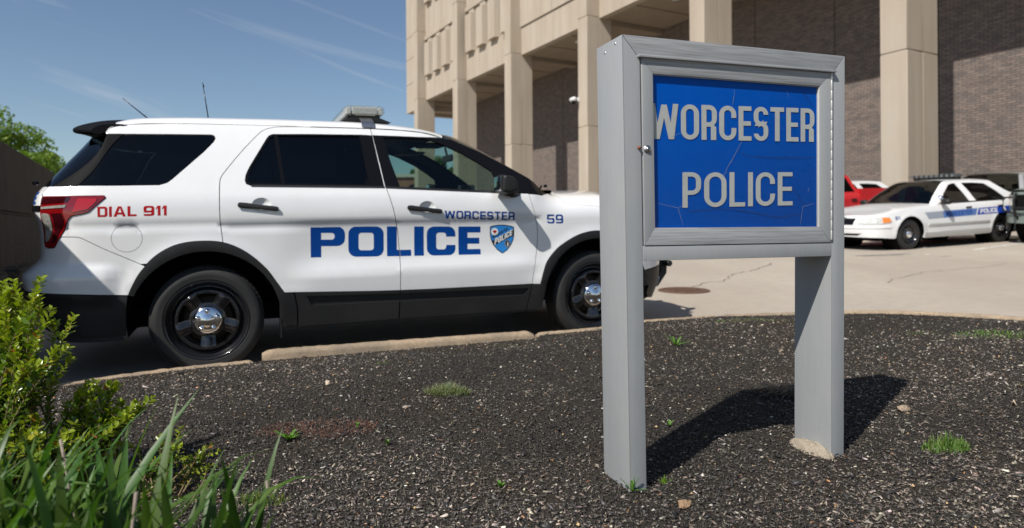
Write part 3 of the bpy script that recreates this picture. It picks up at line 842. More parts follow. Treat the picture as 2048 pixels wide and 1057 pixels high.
# ------------------------------------------------------------------ police SUV
def planfun(rear,side,front):
    # rear list from side outward to centre; s continues by arclength
    pts=[(a,b) for a,b in side]; s=[p[0] for p in pts]
    sf=list(s); P=list(pts)
    for (a,b) in front:
        ds=np.hypot(a-P[-1][0],b-P[-1][1]); sf.append(sf[-1]+ds); P.append((a,b))
    sr=[];Q=[];last=pts[0];ls=s[0]
    for (a,b) in rear:
        ls-=np.hypot(a-last[0],b-last[1]); last=(a,b); sr.append(ls); Q.append((a,b))
    S=sr[::-1]+sf; P=Q[::-1]+P
    return pchip(S,[p[0] for p in P]),pchip(S,[p[1] for p in P]),S[0],S[-1]
class SUV:
    U,VN,s0,s1=planfun([(-.75,.984),(-.87,.963),(-.955,.928),(-1.015,.875),(-1.06,.785),(-1.092,.65),(-1.112,.45),(-1.124,.22),(-1.127,0)],
        [(-.6,.993),(-.3,.998),(0,1.),(1.2,1.),(2.4,1.),(3.1,.985)],
        [(3.25,.965),(3.38,.925),(3.5,.86),(3.6,.76),(3.68,.62),(3.74,.42),(3.775,.2),(3.785,0)])
    HA=pchip([.15,.20,.27,.36,.47,.50,.56,.615,.66,.72,.80,.88,.95,.975,1.0,1.03,1.08,1.15,1.21,1.24,1.4,1.6,1.66,1.75],
             [.93,.957,.970,.977,.984,.987,.992,.995,.983,.968,.962,.963,.967,.974,.986,.989,.987,.976,.955,.943,.878,.785,.752,.70])
    HB=pchip([.15,.20,.27,.36,.47,.56,.66,.8,.96,1.0,1.06,1.12,1.18,1.24,1.4],
             [.93,.955,.968,.974,.978,.99,.985,.985,.985,.982,.962,.915,.85,.78,.6])
    WB=pchip([.15,.9,1.0,1.06,1.12,1.18,1.24,1.4],[.15,.9,1.0,1.055,1.105,1.142,1.162,1.19])
    RR=pchip([.2,.3,.45,.56,.64,.685,.73,.77,.82,.95,1.02,1.08,1.16,1.2,1.24,1.3,1.4,1.5,1.6,1.8],[.16,.12,.05,.02,0,.0,.045,.09,.10,.10,.085,.07,.075,.09,.12,.165,.245,.325,.40,.56])
    FR=pchip([.2,.3,.45,.6,.75,.9,1.1,1.3],[.10,.05,.0,.0,.03,.05,.10,.2])
    hubs=((0,.352),(2.86,.352))
    @classmethod
    def surf(c,s,q):
        s=np.asarray(s,float);q=np.asarray(q,float); s,q=np.broadcast_arrays(s,q)
        U=c.U(s);VN=c.VN(s)
        b=sst(2.3,2.6,s); low=1-sst(.95,1.1,q)
        H=c.HA(q)*(1-b)+c.HB(q)*b
        # lower door sculpt fades toward the wheels
        k=sst(.42,.75,s)*(1-sst(2.1,2.5,s))
        flat=.984
        m=sst(.47,.56,q)*(1-sst(.93,1.0,q))
        H=H*(1-m*(1-k))+flat*m*(1-k)
        w=q*(1-b)+c.WB(q)*b
        H=H-.10*sst(1.4,2.6,s)*np.clip((q-1.22)/.4,0,1)*(1-b)
        g=1-sst(-1.02,-.5,s)
        gf=sst(3.1,3.5,s)
        # rear bumper bulge on the flank
        H=H+.028*(1-sst(-.60,-.46,s))*(sst(.50,.56,q)-sst(.675,.77,q))
        u=U+c.RR(w)*g-c.FR(w)*gf
        w=w-(.16*sst(2.95,3.75,s))*np.clip((q-.6)/.6,0,1.3)*b
        v=VN*H
        for hu,hw in c.hubs:
            r=np.hypot(u-hu,w-hw); v=v+.012*np.exp(-((r-.49)/.055)**2)*sst(.25,.45,w)
        return np.stack([u,v,w],-1)

S = SUV.surf
# resting frame on the sloping lot
nrm = Vector((-.0049967, -.03597625, .99934015)); fwv = Vector((.93467605, .35507179, .01745596)); left = nrm.cross(fwv)
O = Vector((-2.34518927, 5.39476014, .18248542))
suv = empty('police_suv', Matrix(((fwv.x, left.x, nrm.x, O.x), (fwv.y, left.y, nrm.y, O.y), (fwv.z, left.z, nrm.z, O.z), (0, 0, 0, 1))),
            label='large white police SUV with blue lettering parked beside the kerb', cat='police SUV')
def ptS(s, q, side=1, off=0.):
    P = S(np.array([s]), np.array([q]))[0] * np.array([1, -side, 1])
    if off: P = P + surf_normals(S, np.array([s]), np.array([q]), side)[0] * off
    return Vector(P)

TOPQ = [(-.665, 1.575), (-.60, 1.612), (-.45, 1.645), (-.2, 1.660), (.3, 1.664), (1.1, 1.664), (1.35, 1.657), (1.5, 1.645), (1.60, 1.625), (1.66, 1.603)]
ARCH_R = [(-.45, .547), (-.429, .599), (-.379, .691), (-.292, .789), (-.176, .855), (-.04, .877), (.108, .864), (.241, .801), (.363, .69), (.44, .578), (.483, .512)]
ARCH_R = cr(ARCH_R, 6)
ARCH_F = [(2.366, .47), (2.392, .561), (2.424, .641), (2.484, .715), (2.56, .775), (2.702, .845), (2.86, .872), (3.02, .845), (3.15, .775), (3.24, .69), (3.30, .59), (3.33, .53)]
SEAM = [(-1.02, .925), (-.909, .923), (-.798, .921), (-.728, .908), (-.536, .822), (-.350, .727)]
RDOOR = [(.108, .864), (.095, 1.0), (.093, 1.121), (.095, 1.233), (.101, 1.283), (.125, 1.327), (.224, 1.459), (.326, 1.578), (.376, 1.625), (.439, 1.648), (.52, 1.657), (.693, 1.660), (1.121, 1.660)]
SPLIT = [(1.121, 1.660), (1.129, 1.596), (1.155, 1.417), (1.186, 1.245), (1.214, 1.144), (1.233, 1.075), (1.268, .904), (1.279, .734), (1.275, .480), (1.264, .275)]
TAIL = [(-1.003, 1.173), (-.572, 1.176), (-.560, 1.163), (-.667, 1.075), (-.70, 1.065), (-.787, 1.052), (-.817, 1.031), (-.948, .864), (-.963, .857), (-1.03, .856), (-1.042, .884), (-1.045, .968), (-1.012, 1.068)]
QG = [(-.476, 1.572), (-.2, 1.582), (.047, 1.585), (.064, 1.578), (.071, 1.56), (.06, 1.536), (-.0, 1.466), (-.185, 1.283), (-.215, 1.258), (-.26, 1.243), (-.5, 1.240), (-.782, 1.24)]
RW = [(.437, 1.600), (.70, 1.607), (1.05, 1.611), (1.131, 1.608), (1.155, 1.417), (1.184, 1.222), (.8, 1.227), (.33, 1.233), (.285, 1.236), (.258, 1.248), (.250, 1.270), (.256, 1.31), (.279, 1.362), (.395, 1.565), (.412, 1.588)]
APT = [(1.60, 1.617), (1.66, 1.603), (1.728, 1.590), (1.943, 1.50), (2.152, 1.385), (2.378, 1.253), (2.50, 1.180)]
FR_DOOR = [(2.285, 1.166), (2.327, 1.023), (2.348, .93), (2.352, .833), (2.345, .74), (2.329, .644), (2.306, .520), (2.300, .474)]
# lower edge of white paint
def lowq(s): return np.interp(s, [-1.1, -.45, .483, 1.272, 2.30, 3.33, 3.9], [.592, .547, .512, .491, .472, .53, .55])
HOODS = [(2.56, 1.228), (2.585, 1.20), (2.605, 1.165), (2.625, 1.12), (2.66, 1.098), (2.80, 1.084), (2.913, 1.074), (3.1, 1.070), (3.25, 1.085), (3.40, 1.115)]
CIRC = lambda c, r, n: [(c[0] + r * math.cos(a), c[1] + r * math.sin(a)) for a in np.linspace(0, 2 * math.pi, n, endpoint=False)]
for side in (1, -1):
    P = lambda *a, **k: panel(*a, side=side, **k)
    # rear quarter
    topr = [p for p in TOPQ if p[0] < .6]
    ql = cr(SEAM[1:], 5)[:-1] + [p for p in ARCH_R if -.345 < p[0] < .107] + cr(RDOOR, 4)[:-6] + [(.70, 1.664)] + [p for p in topr[::-1]] + [(-.60, 1.575), (-.476, 1.577)]
    ql += QG[1:] + [(-.782, 1.237), (-1.03, 1.238), (-1.035, 1.19)] + TAIL[0:7] + [(-.903, .925)]
    fuel = CIRC((-.448, .907), .088, 32)
    P('rear_quarter_panel', ql, S, white_paint, suv, holes=[fuel] if side == 1 else [], step=.02)
    if side == 1: P('fuel_door', CIRC((-.448, .907), .0855, 32), S, white_paint, suv, gap=0)
    # tail light
    tl = P('tail_light', TAIL, S, lens_red, suv, off=.006, thick=.03, grid=.025)
    P('lens', inset(dens([(-1.003, 1.112), (-.815, 1.124), (-.825, 1.100), (-1.002, 1.092)], .02), .001), S, lens_reverse, tl, off=.010, thick=.01, grid=.02)
    P('lens', cr([(-1.0, 1.068), (-.950, 1.068), (-.936, 1.04), (-.970, .93), (-1.010, .893), (-1.022, .93), (-1.012, 1.0)], 4, True), S, lens_reverse, tl, off=.010, thick=.01, grid=.02)
    P('lens', [(-.743, 1.160), (-.610, 1.158), (-.617, 1.135), (-.672, 1.089), (-.782, 1.069)], S, lens_red_hot, tl, off=.0095, thick=.01, grid=.02)
    P('lens', [(-1.003, 1.168), (-.79, 1.170), (-.81, 1.135), (-1.003, 1.122)], S, lens_dark, tl, off=.0090, thick=.01, grid=.02)
    P('lens', [(-.93, 1.072), (-.85, 1.072), (-.845, 1.03), (-.945, .885), (-.972, .885), (-.952, .93), (-.922, 1.04)], S, lens_dark, tl, off=.0090, thick=.01, grid=.02)
    # D-pillar and quarter glass
    P('pillar_trim', [(-.635, 1.573), (-.478, 1.573), (-.786, 1.241), (-1.0, 1.241), (-.90, 1.33), (-.78, 1.45)], S, pillar_black, suv, off=-.002)
    P('window', QG, S, glass_dark, suv, off=-.003, thick=.004)
    # rear door
    rd = cr(RDOOR, 4) + SPLIT[1:9] + [(.483, .512)] + [p for p in ARCH_R[::-1] if .109 < p[0] < .482]
    rdp = P('rear_door', rd, S, white_paint, suv, holes=[RW, [(.3515 + .062 * math.cos(a_), 1.106 + .050 * math.sin(a_)) for a_ in np.linspace(0, 2 * math.pi, 30, endpoint=False)]], step=.02)
    hwin1 = [(.470, 1.590), (1.034, 1.600), (1.072, 1.243), (.505, 1.250)]
    hwin2 = [(.447, 1.585), (.482, 1.251), (.29, 1.252), (.268, 1.262), (.274, 1.31), (.292, 1.357), (.400, 1.545), (.42, 1.575)]
    P('window_frame', [(a - .004 if a > 1.1 else a, b_) for a, b_ in RW], S, gloss_black, rdp, holes=[hwin1, hwin2], off=.0015, thick=.012, gap=0)
    P('window', hwin1, S, glass_dark, rdp, off=-.009, thick=.003, gap=0)
    P('window', hwin2, S, glass_dark, rdp, off=-.009, thick=.003, gap=0)
    P('chrome_strip', [(.452, 1.585), (.461, 1.585), (.494, 1.250), (.485, 1.250)], S, dull_metal, rdp, off=.001, thick=.006, gap=0)
    P('chrome_strip', [(1.042, 1.598), (1.050, 1.598), (1.086, 1.240), (1.078, 1.240)], S, dull_metal, rdp, off=.001, thick=.006, gap=0)
    P('weather_strip', [(.30, 1.242), (1.182, 1.230), (1.182, 1.217), (.29, 1.229)], S, car_black, rdp, off=.003, thick=.01, gap=0)
    # front door
    fwn = [(1.131, 1.608), (1.35, 1.606), (1.467, 1.603), (1.60, 1.598)] + APT[1:-1] + [(2.47, 1.195), (2.40, 1.168), (2.285, 1.172), (2.0, 1.181), (1.184, 1.222), (1.155, 1.417)]
    fwf = [(a + .003 if a < 1.19 else a, b_) for a, b_ in fwn]
    fd = [(1.121, 1.660), (1.35, 1.653), (1.5, 1.640), (1.60, 1.617), (1.642, 1.604), (1.467, 1.603), (1.35, 1.606), (1.131, 1.608), (1.155, 1.417), (1.184, 1.222), (2.0, 1.181), (2.285, 1.172)] + cr(FR_DOOR, 4)[1:] + SPLIT[8::-1][:-1]
    fdp = P('front_door', fd, S, white_paint, suv, holes=[[(1.483 + .062 * math.cos(a_), 1.0725 + .050 * math.sin(a_)) for a_ in np.linspace(0, 2 * math.pi, 30, endpoint=False)]], step=.02)
    fg = [(1.205, 1.592), (1.35, 1.595), (1.496, 1.592), (1.56, 1.583), (1.639, 1.555), (1.807, 1.478), (1.931, 1.402), (2.015, 1.345), (2.030, 1.30), (2.030, 1.193), (1.6, 1.212), (1.292, 1.228), (1.24, 1.42)]
    P('window_frame', fwf, S, gloss_black, fdp, holes=[fg], off=.0015, thick=.012, gap=0)
    P('window', fg, S, glass_front, fdp, off=-.009, thick=.003, gap=0)
    P('chrome_strip', [(1.150, 1.60), (1.157, 1.60), (1.205, 1.232), (1.198, 1.232)], S, dull_metal, fdp, off=.001, thick=.006, gap=0)
    P('weather_strip', [(1.19, 1.229), (2.04, 1.190), (2.04, 1.177), (1.19, 1.216)], S, car_black, fdp, off=.003, thick=.01, gap=0)
    # fender
    hs = HOODS[::-1]
    fe = cr(ARCH_F, 4) + [(3.36, .53), (3.38, .66), (3.36, .80), (3.30, .93), (3.24, 1.0), (3.24, 1.10), (3.28, 1.105)] + [h for h in hs if h[0] < 3.27] + [(2.49, 1.215), (2.46, 1.195), (2.41, 1.166), (2.285, 1.168)] + cr(FR_DOOR, 4)[1:]
    P('front_fender', fe, S, white_paint, suv, step=.02)
    hl = P('headlight', [(3.245, 1.005), (3.26, 1.09), (3.32, 1.112), (3.42, 1.125), (3.60, 1.09), (3.76, 1.04), (3.84, .98), (3.74, .93), (3.55, .93), (3.36, .935)], S, lens_clear, suv, off=.004, thick=.02)
    P('lens', [(3.27, 1.02), (3.275, 1.07), (3.34, 1.10), (3.42, 1.04), (3.37, .97)], S, lens_amber, hl, off=.008, thick=.01)
    # cladding over the arches and along the sills
    def arch_ring(arch, rin, c, a0, a1):
        inn = [(c[0] + rin * math.cos(R(a)), c[1] + rin * math.sin(R(a))) for a in np.linspace(a1, a0, 22)]
        return cr(arch, 4) + inn
    P('wheel_arch_trim', [(-.50, .300)][:0] + ARCH_R + [(.545, .50), (.562, .40), (.562, .282), (.475, .285), (.452, .36)] + [(.458 * math.cos(R(a)), .352 + .458 * math.sin(R(a))) for a in np.linspace(2, 156, 26)], S, car_black, suv, off=.010, thick=.04)
    P('wheel_arch_trim', cr(ARCH_F, 4) + [(3.41, .50), (3.41, .40), (3.325, .40), (3.312, .43)] + [(2.86 + .458 * math.cos(R(a)), .352 + .458 * math.sin(R(a))) for a in np.linspace(10, 172, 26)] + [(2.40, .38), (2.384, .268), (2.256, .275), (2.28, .38), (2.30, .472)], S, car_black, suv, off=.010, thick=.04)
    P('sill_trim', [(.487, .508), (1.271, .488), (1.262, .275), (.566, .272), (.566, .40), (.548, .502)][:3] + [(1.262, .275), (.566, .272), (.566, .40), (.549, .502)], S, car_black, suv, holes=[[(.625, .480), (1.268, .462), (1.266, .405), (.66, .413)]], off=.006, thick=.04)
    P('sill_trim', [(1.275, .488), (2.298, .469), (2.277, .38), (2.252, .275), (1.266, .275)], S, car_black, suv, holes=[[(1.272, .462), (2.276, .445), (2.24, .394), (2.20, .390), (1.270, .405)]], off=.006, thick=.04)
    P('sill_groove', [(.62, .486), (2.28, .453), (2.25, .385), (.65, .403)], S, car_black, suv, off=-.012, thick=.01, gap=0)
    # rear bumper
    bu = [(-1.30, .925)][:0] + cr([(SUV.s0, .73), (-1.4, .73), (-1.22, .755), (-1.10, .80), (-1.05, .845)], 4) + [(-1.03, .853), (-.963, .854), (-.948, .861), (-.906, .922)] + cr(SEAM[1:], 5)[1:] + [p for p in ARCH_R[::-1] if p[0] < -.356 and p[1] > .552] + [(-.452, .549), (-.7, .568), (-1.05, .592), (-1.3, .60), (SUV.s0, .60)]
    P('rear_bumper', bu, S, white_paint, suv, gap=.0015, step=.02)
    P('bumper_trim', [(SUV.s0, .597), (-1.3, .597), (-1.05, .589), (-.7, .565), (-.452, .546), (-.462, .45), (-.470, .30), (-.47, .285), (-.8, .295), (-1.1, .33), (-1.3, .37), (SUV.s0, .37)], S, car_black, suv, off=-.004, thick=.03)
    # tailgate half (drawn from the flank round to the centre line)
    tg = [(-1.035, 1.236), (-1.035, 1.185), (-1.008, 1.175), (-1.006, 1.170), (-1.017, 1.068), (-1.05, .968), (-1.047, .884), (-1.035, .853), (-1.105, .80), (-1.22, .758), (-1.4, .733), (SUV.s0, .733), (SUV.s0, 1.236)]
    # dark inner shell behind the skin
    shell = [(-1.6, .25), (-.50, .25)] + [(.50 * math.cos(R(a)), .352 + .50 * math.sin(R(a))) for a in np.linspace(192, -12, 26)] + [(.55, .25), (2.33, .25)] + [(2.86 + .50 * math.cos(R(a)), .352 + .50 * math.sin(R(a))) for a in np.linspace(192, -12, 26)] + [(3.45, .25), (3.9, .3), (3.9, 1.0), (3.4, 1.12), (2.5, 1.17), (2.0, 1.17), (1.18, 1.205), (.2, 1.225), (-1.0, 1.225), (-1.6, 1.2)]
    P('inner_panel', shell, S, interior, suv, off=-.03, rim=False, gap=0, grid=.06)
    # roof side inner lining band above the windows and inner posts
    P('inner_panel', [(-.62, 1.60), (1.6, 1.64), (1.64, 1.612), (1.58, 1.598), (1.14, 1.606), (.44, 1.60), (.30, 1.45), (.20, 1.25), (-.20, 1.25), (.06, 1.52), (.08, 1.58), (-.46, 1.58)], S, interior, suv, off=-.03, rim=False, gap=0)
    P('inner_panel', [(1.055, 1.60), (1.20, 1.60), (1.285, 1.21), (1.09, 1.21)], S, interior, suv, off=-.03, rim=False, gap=0)
    # wheel housings
    for hu in (0, 2.86):
        b = MB(); rows = []
        pr = [(.475, -.93 * side), (.475, -.55 * side), (.0, -.55 * side)]
        b.lathe([(r, y) for r, y in pr], 36, (hu, 0, .352)); 
        o = b.build('wheel_housing', void, suv)
        bm = bmesh.new(); bm.from_mesh(o.data); bmesh.ops.delete(bm, geom=[v for v in bm.verts if v.co.z < .24], context='VERTS'); bm.to_mesh(o.data); bm.free()
    # mud flap
    b = MB(); b.box((.455, (-.96 if side > 0 else .72), .20), (.462, (-.72 if side > 0 else .96), .47)); b.build('mud_flap', car_black, suv)
    # door handles
    for (u0, q0, u1, q1, root) in ((.205, 1.110, .458, 1.078, rdp), (1.336, 1.077, 1.590, 1.044, fdp)):
        d = np.array([u1 - u0, q1 - q0]); ln = np.linalg.norm(d); d = d / ln; nn_ = np.array([-d[1], d[0]])
        ol = [(0, .010), (.012, .0175), (.05, .019), (.09, .018), (.17, .0165), (.225, .017), (.250, .014), (ln, .006), (ln, -.006), (.250, -.014), (.225, -.0165), (.17, -.015), (.09, -.0165), (.05, -.0185), (.012, -.017), (0, -.010)]
        hd = panel('handle', cr([tuple(np.array([u0, q0]) + d * x + nn_ * y) for x, y in ol], 3, True), lambda s, q, u0=u0, q0=q0, d=d, nn_=nn_: S(s, q) + np.stack([0 * s, .017 - 14 * ((s - u0) * nn_[0] + (q - q0) * nn_[1]) ** 2, 0 * s], -1), car_black, root, side=side, gap=0, thick=.016, grid=.008, step=.01)
        cu, cq = (u0 + u1) / 2 + .02, (q0 + q1) / 2 + .012
        panel('handle_recess', [(cu + .062 * math.cos(a_), cq + .050 * math.sin(a_)) for a_ in np.linspace(0, 2 * math.pi, 30, endpoint=False)],
              lambda s, q, cu=cu, cq=cq: S(s, q) - np.stack([0 * s, .026 * np.clip(1 - ((s - cu) / .062) ** 2 - ((q - cq) / .050) ** 2, 0, 1), 0 * s], -1),
              white_paint, root, side=side, gap=0, rim=False, grid=.009, step=.008)
    # mirror
    sgn = -side
    mir = MB()
    V = []
    for v, k in ((.985, .93), (1.10, 1.0), (1.165, .93), (1.178, .78)):
        for (u_, w_) in ((2.008, 1.312), (1.998, 1.180), (2.05, 1.163), (2.135, 1.188), (2.128, 1.262), (2.085, 1.300)): V.append((2.06 + (u_ - 2.06) * k, sgn * v, 1.24 + (w_ - 1.24) * k))
    F = [(0, 1, 2, 3, 4, 5), (23, 22, 21, 20, 19, 18)] + [(r * 6 + a, r * 6 + (a + 1) % 6, (r + 1) * 6 + (a + 1) % 6, (r + 1) * 6 + a) for r in range(3) for a in range(6)]
    mir.add(V, F); mo = mir.build('mirror', car_black, suv, bevel=.014, seg=3)
    b = MB(); b.tube([(2.09, sgn * 1.02, 1.195), (2.14, sgn * .99, 1.178), (2.22, sgn * .93, 1.172)], [.040, .038, .03], 12); b.build('mirror_arm', car_black, mo)
    b = MB(); b.box((1.9955, min(sgn * .995, sgn * 1.145), 1.190), (1.9985, max(sgn * .995, sgn * 1.145), 1.296)); b.build('mirror_glass', chrome, mo, bevel=.001)
    for hu in (0, 2.86): wheel(suv, hu, side)

s0, s1 = SUV.s0, SUV.s1
for side in (1, -1):
    P = lambda *a, **k: panel(*a, side=side, **k)
    tgp = P('tailgate', [(-1.037, 1.236), (-1.037, 1.190), (-1.016, 1.178), (-1.020, 1.068), (-1.052, .968), (-1.049, .884), (-1.042, .855), (-1.105, .80), (-1.22, .758), (-1.4, .733), (s0, .733), (s0, 1.236)], S, white_paint, suv, gap=.0015)
    P('trim_strip', [(-1.02, 1.118), (s0, 1.118), (s0, 1.083), (-1.02, 1.083)], S, gloss_black, tgp, off=.006, thick=.01, gap=0)
    P('rear_window', [(-.64, 1.573), (-.78, 1.45), (-.905, 1.33), (-1.004, 1.241), (s0, 1.241), (s0, 1.573)], S, glass_dark, suv, off=-.004, thick=.004)
    # front bumper, grille
    P('front_bumper', [(3.34, .53), (3.38, .60), (3.385, .66), (3.365, .80), (3.37, .93), (3.55, .925), (3.74, .925), (3.84, .90), (s1, .90), (s1, .60), (3.9, .58), (3.6, .55)], S, white_paint, suv)
    P('front_bumper_trim', [(3.345, .525), (3.6, .545), (3.9, .575), (s1, .595), (s1, .24), (3.8, .25), (3.5, .28), (3.43, .33), (3.425, .44), (3.40, .50)], S, car_black, suv, off=-.004, thick=.03)
    P('fog_lamp', CIRC((3.72, .40), .045, 20), S, lens_clear, suv, off=.004, thick=.02)
    P('grille', [(3.80, .93), (3.85, .985), (3.80, 1.05), (3.9, 1.07), (s1, 1.08), (s1, .905)], S, gloss_black, suv, off=-.006)
    for k, q in enumerate((.93, .985, 1.04)):
        P('grille_bar', [(3.88, q), (s1, q), (s1, q + .028), (3.88, q + .028)], S, dull_metal, suv, off=.008, thick=.02, gap=0)
# lettering on the right flank
SPC = [(x, y) for x, y in SPLIT]
lettering('lettering', 'POLICE', EURO, EURO_W, [(.661, .742), (1.891, .713), (.664, .956), (1.893, .927)], S, decal_blue, suv, cut=SPC)
lettering('lettering', 'WORCESTER', EUROB, EUROB_W, [(1.611, .992), (2.166, .968), (1.611, 1.051), (2.161, 1.032)], S, decal_blue, suv)
lettering('lettering', '59', EUROB, EUROB_W, [(2.433, .938), (2.570, .936), (2.432, 1.009), (2.568, 1.007)], S, decal_blue, suv)
lettering('lettering', 'DIAL 911', (.22, .19, .22, .13), EUROB_W, [(-.612, 1.043), (-.219, 1.047), (-.612, 1.107), (-.218, 1.110)], S, decal_red, suv)
lettering('lettering', 'POLICE', EURO, EURO_W, [(-1.50, 1.135), (-1.09, 1.125), (-1.50, 1.205), (-1.09, 1.205)], lambda s, q: S(s, q), decal_blue, suv)
# same words on the far flank
far_map = lambda c: c
lettering('lettering', 'ECILOP', EURO, EURO_W, [(.661, .742), (1.891, .713), (.664, .956), (1.893, .927)], S, decal_blue, suv, side=-1) if False else None
# shield emblem
def shield_poly(sc=1.0):
    top = [(-.5 * sc, .44 * sc), (-.36 * sc, .485 * sc), (-.18 * sc, .515 * sc), (0, .525 * sc), (.18 * sc, .515 * sc), (.36 * sc, .485 * sc), (.5 * sc, .44 * sc)]
    rt = [(.5 * sc, .10 * sc), (.47 * sc, -.06 * sc), (.38 * sc, -.26 * sc), (.22 * sc, -.46 * sc), (0, -.62 * sc)]
    return top[::-1][::1][::-1] + rt + [(-x, y) for x, y in rt[:-1][::-1]]
SC = (2.066, .835)
def shm(pts): return [(SC[0] + x * .195, SC[1] + y * .195 - .008 * x) for x, y in pts]
sh = panel('shield_emblem', shm(shield_poly(1)), S, decal_black, suv, off=.0008, rim=False, gap=0, grid=.02)
panel('shield_field', shm(shield_poly(.93)), S, decal_ltblue, sh, off=.0024, rim=False, gap=0, grid=.02)
panel('shield_band', shm([(-.44, -.13), (-.36, -.30), (.47, .10), (.465, .36)]), S, decal_black, sh, off=.0030, rim=False, gap=0, grid=.02)
lettering('shield_lettering', 'POLICE', (.26, .17, .28, .12), {'*': .72, 'I': .26, 'L': .6, 'E': .62}, [shm([(-.33, -.285)])[0], shm([(.41, .13)])[0], shm([(-.31, -.03)])[0], shm([(.42, .34)])[0]], S, decal_white, sh, off=.0037, shear=.02, grid=.02)
lettering('shield_lettering', 'WORCESTER', (.2, .16, .2, .12), {'*': .7, 'I': .2}, [shm([(-.40, -.03)])[0], shm([(.25, .31)])[0], shm([(-.40, .08)])[0], shm([(.23, .42)])[0]], S, decal_black, sh, off=.0032, grid=.02)
panel('shield_badge', shm([(-.31 + .145 * math.cos(a), .245 + .145 * math.sin(a)) for a in np.linspace(0, 6.283, 20, endpoint=False)]), S, decal_white, sh, off=.0032, rim=False, gap=0, grid=.02)
panel('shield_heart', shm([(-.31, .165), (-.24, .24), (-.235, .285), (-.27, .305), (-.31, .285), (-.35, .305), (-.385, .285), (-.38, .24)]), S, decal_red, sh, off=.0040, rim=False, gap=0, grid=.02)
panel('shield_seal', shm([(.22 + .12 * math.cos(a), -.22 + .15 * math.sin(a)) for a in np.linspace(0, 6.283, 20, endpoint=False)]), S, dull_metal, sh, off=.0032, rim=False, gap=0, grid=.02)
panel('shield_seal', shm([(.22 + .085 * math.cos(a), -.215 + .115 * math.sin(a)) for a in np.linspace(0, 6.283, 16, endpoint=False)]), S, decal_black, sh, off=.0038, rim=False, gap=0, grid=.02)
panel('shield_seal', shm([(.20, -.30), (.245, -.30), (.25, -.16), (.215, -.15)]), S, decal_white, sh, off=.0045, rim=False, gap=0, grid=.02)

# roof, windshield, hood
def across(e, uc, wc, n=22, amp=.055, k=.045, ex=2.0):
    """points from the right edge e over the crown to the left edge"""
    half = []
    for i in range(n + 1):
        b = (i / n) ** 1.5; v = e[1] * (1 - b); x = e[1] - v
        u = e[0] + (uc - e[0]) * (1 - (1 - b) ** ex)
        w = e[2] + amp * (1 - math.exp(-x / k)) + (wc - e[2] - amp) * (1 - (1 - b) ** 2)
        half.append((u, v, w))
    return [(u, -v, w) for u, v, w in half] + [(u, v, w) for u, v, w in half[::-1][1:]]
tq = cr(TOPQ, 5); rows = []
for i, (s, q) in enumerate(tq):
    t = (s - tq[0][0]) / (tq[-1][0] - tq[0][0]); e = S(np.array([s]), np.array([q]))[0]
    amp = .054 * (1 - .55 * float(sst(.72, 1, t))) * (.35 + .65 * float(sst(0, .12, t)))
    uc = -.70 + (1.735 + .70) * t
    wc = float(np.interp(t, [0, .1, .25, .5, .75, .9, 1], [1.655, 1.70, 1.735, 1.752, 1.735, 1.705, 1.672]))
    rows.append(across(e, uc, wc, amp=amp))
roof_last = rows[-1]
strip('roof', rows, white_paint, suv, flip=False)
strip('headliner', [[(x, y * .985, z - .03) for x, y, z in r] for r in rows[4:]], interior, suv, flip=True)
# ditch seam of the roof
rows = []
ap = cr([(1.66, 1.603), (1.728, 1.590), (1.943, 1.50), (2.152, 1.385), (2.378, 1.253), (2.50, 1.180)], 5)
for i, (s, q) in enumerate(ap):
    t = i / (len(ap) - 1); e = S(np.array([s]), np.array([q]))[0]
    uc = 1.735 + (2.62 - 1.735) * t; wc = e[2] + (1.672 - roof_last[0][2]) * (1 - t) + .005 * t
    rows.append(across(e, uc, wc, amp=.024 * (1 - t) + .004, k=.05, ex=2 - .7 * t))
m = 6
strip('windshield', [r[m:len(r) - m] for r in rows], glass_wind, suv)
for nm, sl in (('a_pillar', slice(0, m + 1)), ('a_pillar', slice(len(rows[0]) - m - 1, None))):
    strip(nm, [r[sl] for r in rows], gloss_black, suv, thick=0)
    strip('pillar_lining', [[(x, y, z - .035) for x, y, z in r[sl]] for r in rows], interior, suv, flip=True)
strip('windshield_header', [r[m:len(r) - m] for r in rows[:3]], gloss_black, suv) if False else None
ws_last = rows[-1]
# cowl
crows = []
for t in np.linspace(0, 1, 4):
    s = 2.50 + .09 * t; q = 1.18 + .045 * math.sin(t * 1.2); e = S(np.array([s]), np.array([q]))[0]
    crows.append(across(e, 2.70 + .07 * t, e[2] + .02, amp=.005))
strip('cowl', crows, car_black, suv)
b = MB(); b.tube([(2.62, -.10, 1.20), (2.60, -.45, 1.215), (2.50, -.72, 1.235)], .008, 6); b.tube([(2.62, .45, 1.20), (2.60, .1, 1.22), (2.58, -.1, 1.225)], .008, 6)
b.lathe([(0, -.01), (.014, -.01), (.014, .012), (0, .014)], 12, (2.545, -.70, 1.235), axis=2); b.build('wiper', gloss_black, suv)
rows = []
hp = cr(HOODS, 5) + [(3.55, 1.12), (3.70, 1.10), (3.82, 1.085)]
for i, (s, q) in enumerate(hp):
    side_pts = []
    for qq in np.linspace(q, max(1.265, q + .02), 7): side_pts.append(S(np.array([s]), np.array([qq]))[0])
    e = side_pts[-1]; t = min(max((s - 2.56) / (3.82 - 2.56), 0), 1)
    uc = 2.79 + (3.73 - 2.79) * t; wc = e[2] + .045
    cc = across(e, max(uc, e[0]), wc, amp=.008, k=.1, n=14)
    rows.append([(p[0], -p[1], p[2]) for p in side_pts[:-1]] + cc + [(p[0], p[1], p[2]) for p in side_pts[:-1][::-1]])
strip('hood', rows, white_paint, suv, thick=.0)
strip('hood_underside', [[(x, y * .97, z - .03) for x, y, z in r] for r in rows], void, suv, flip=True)
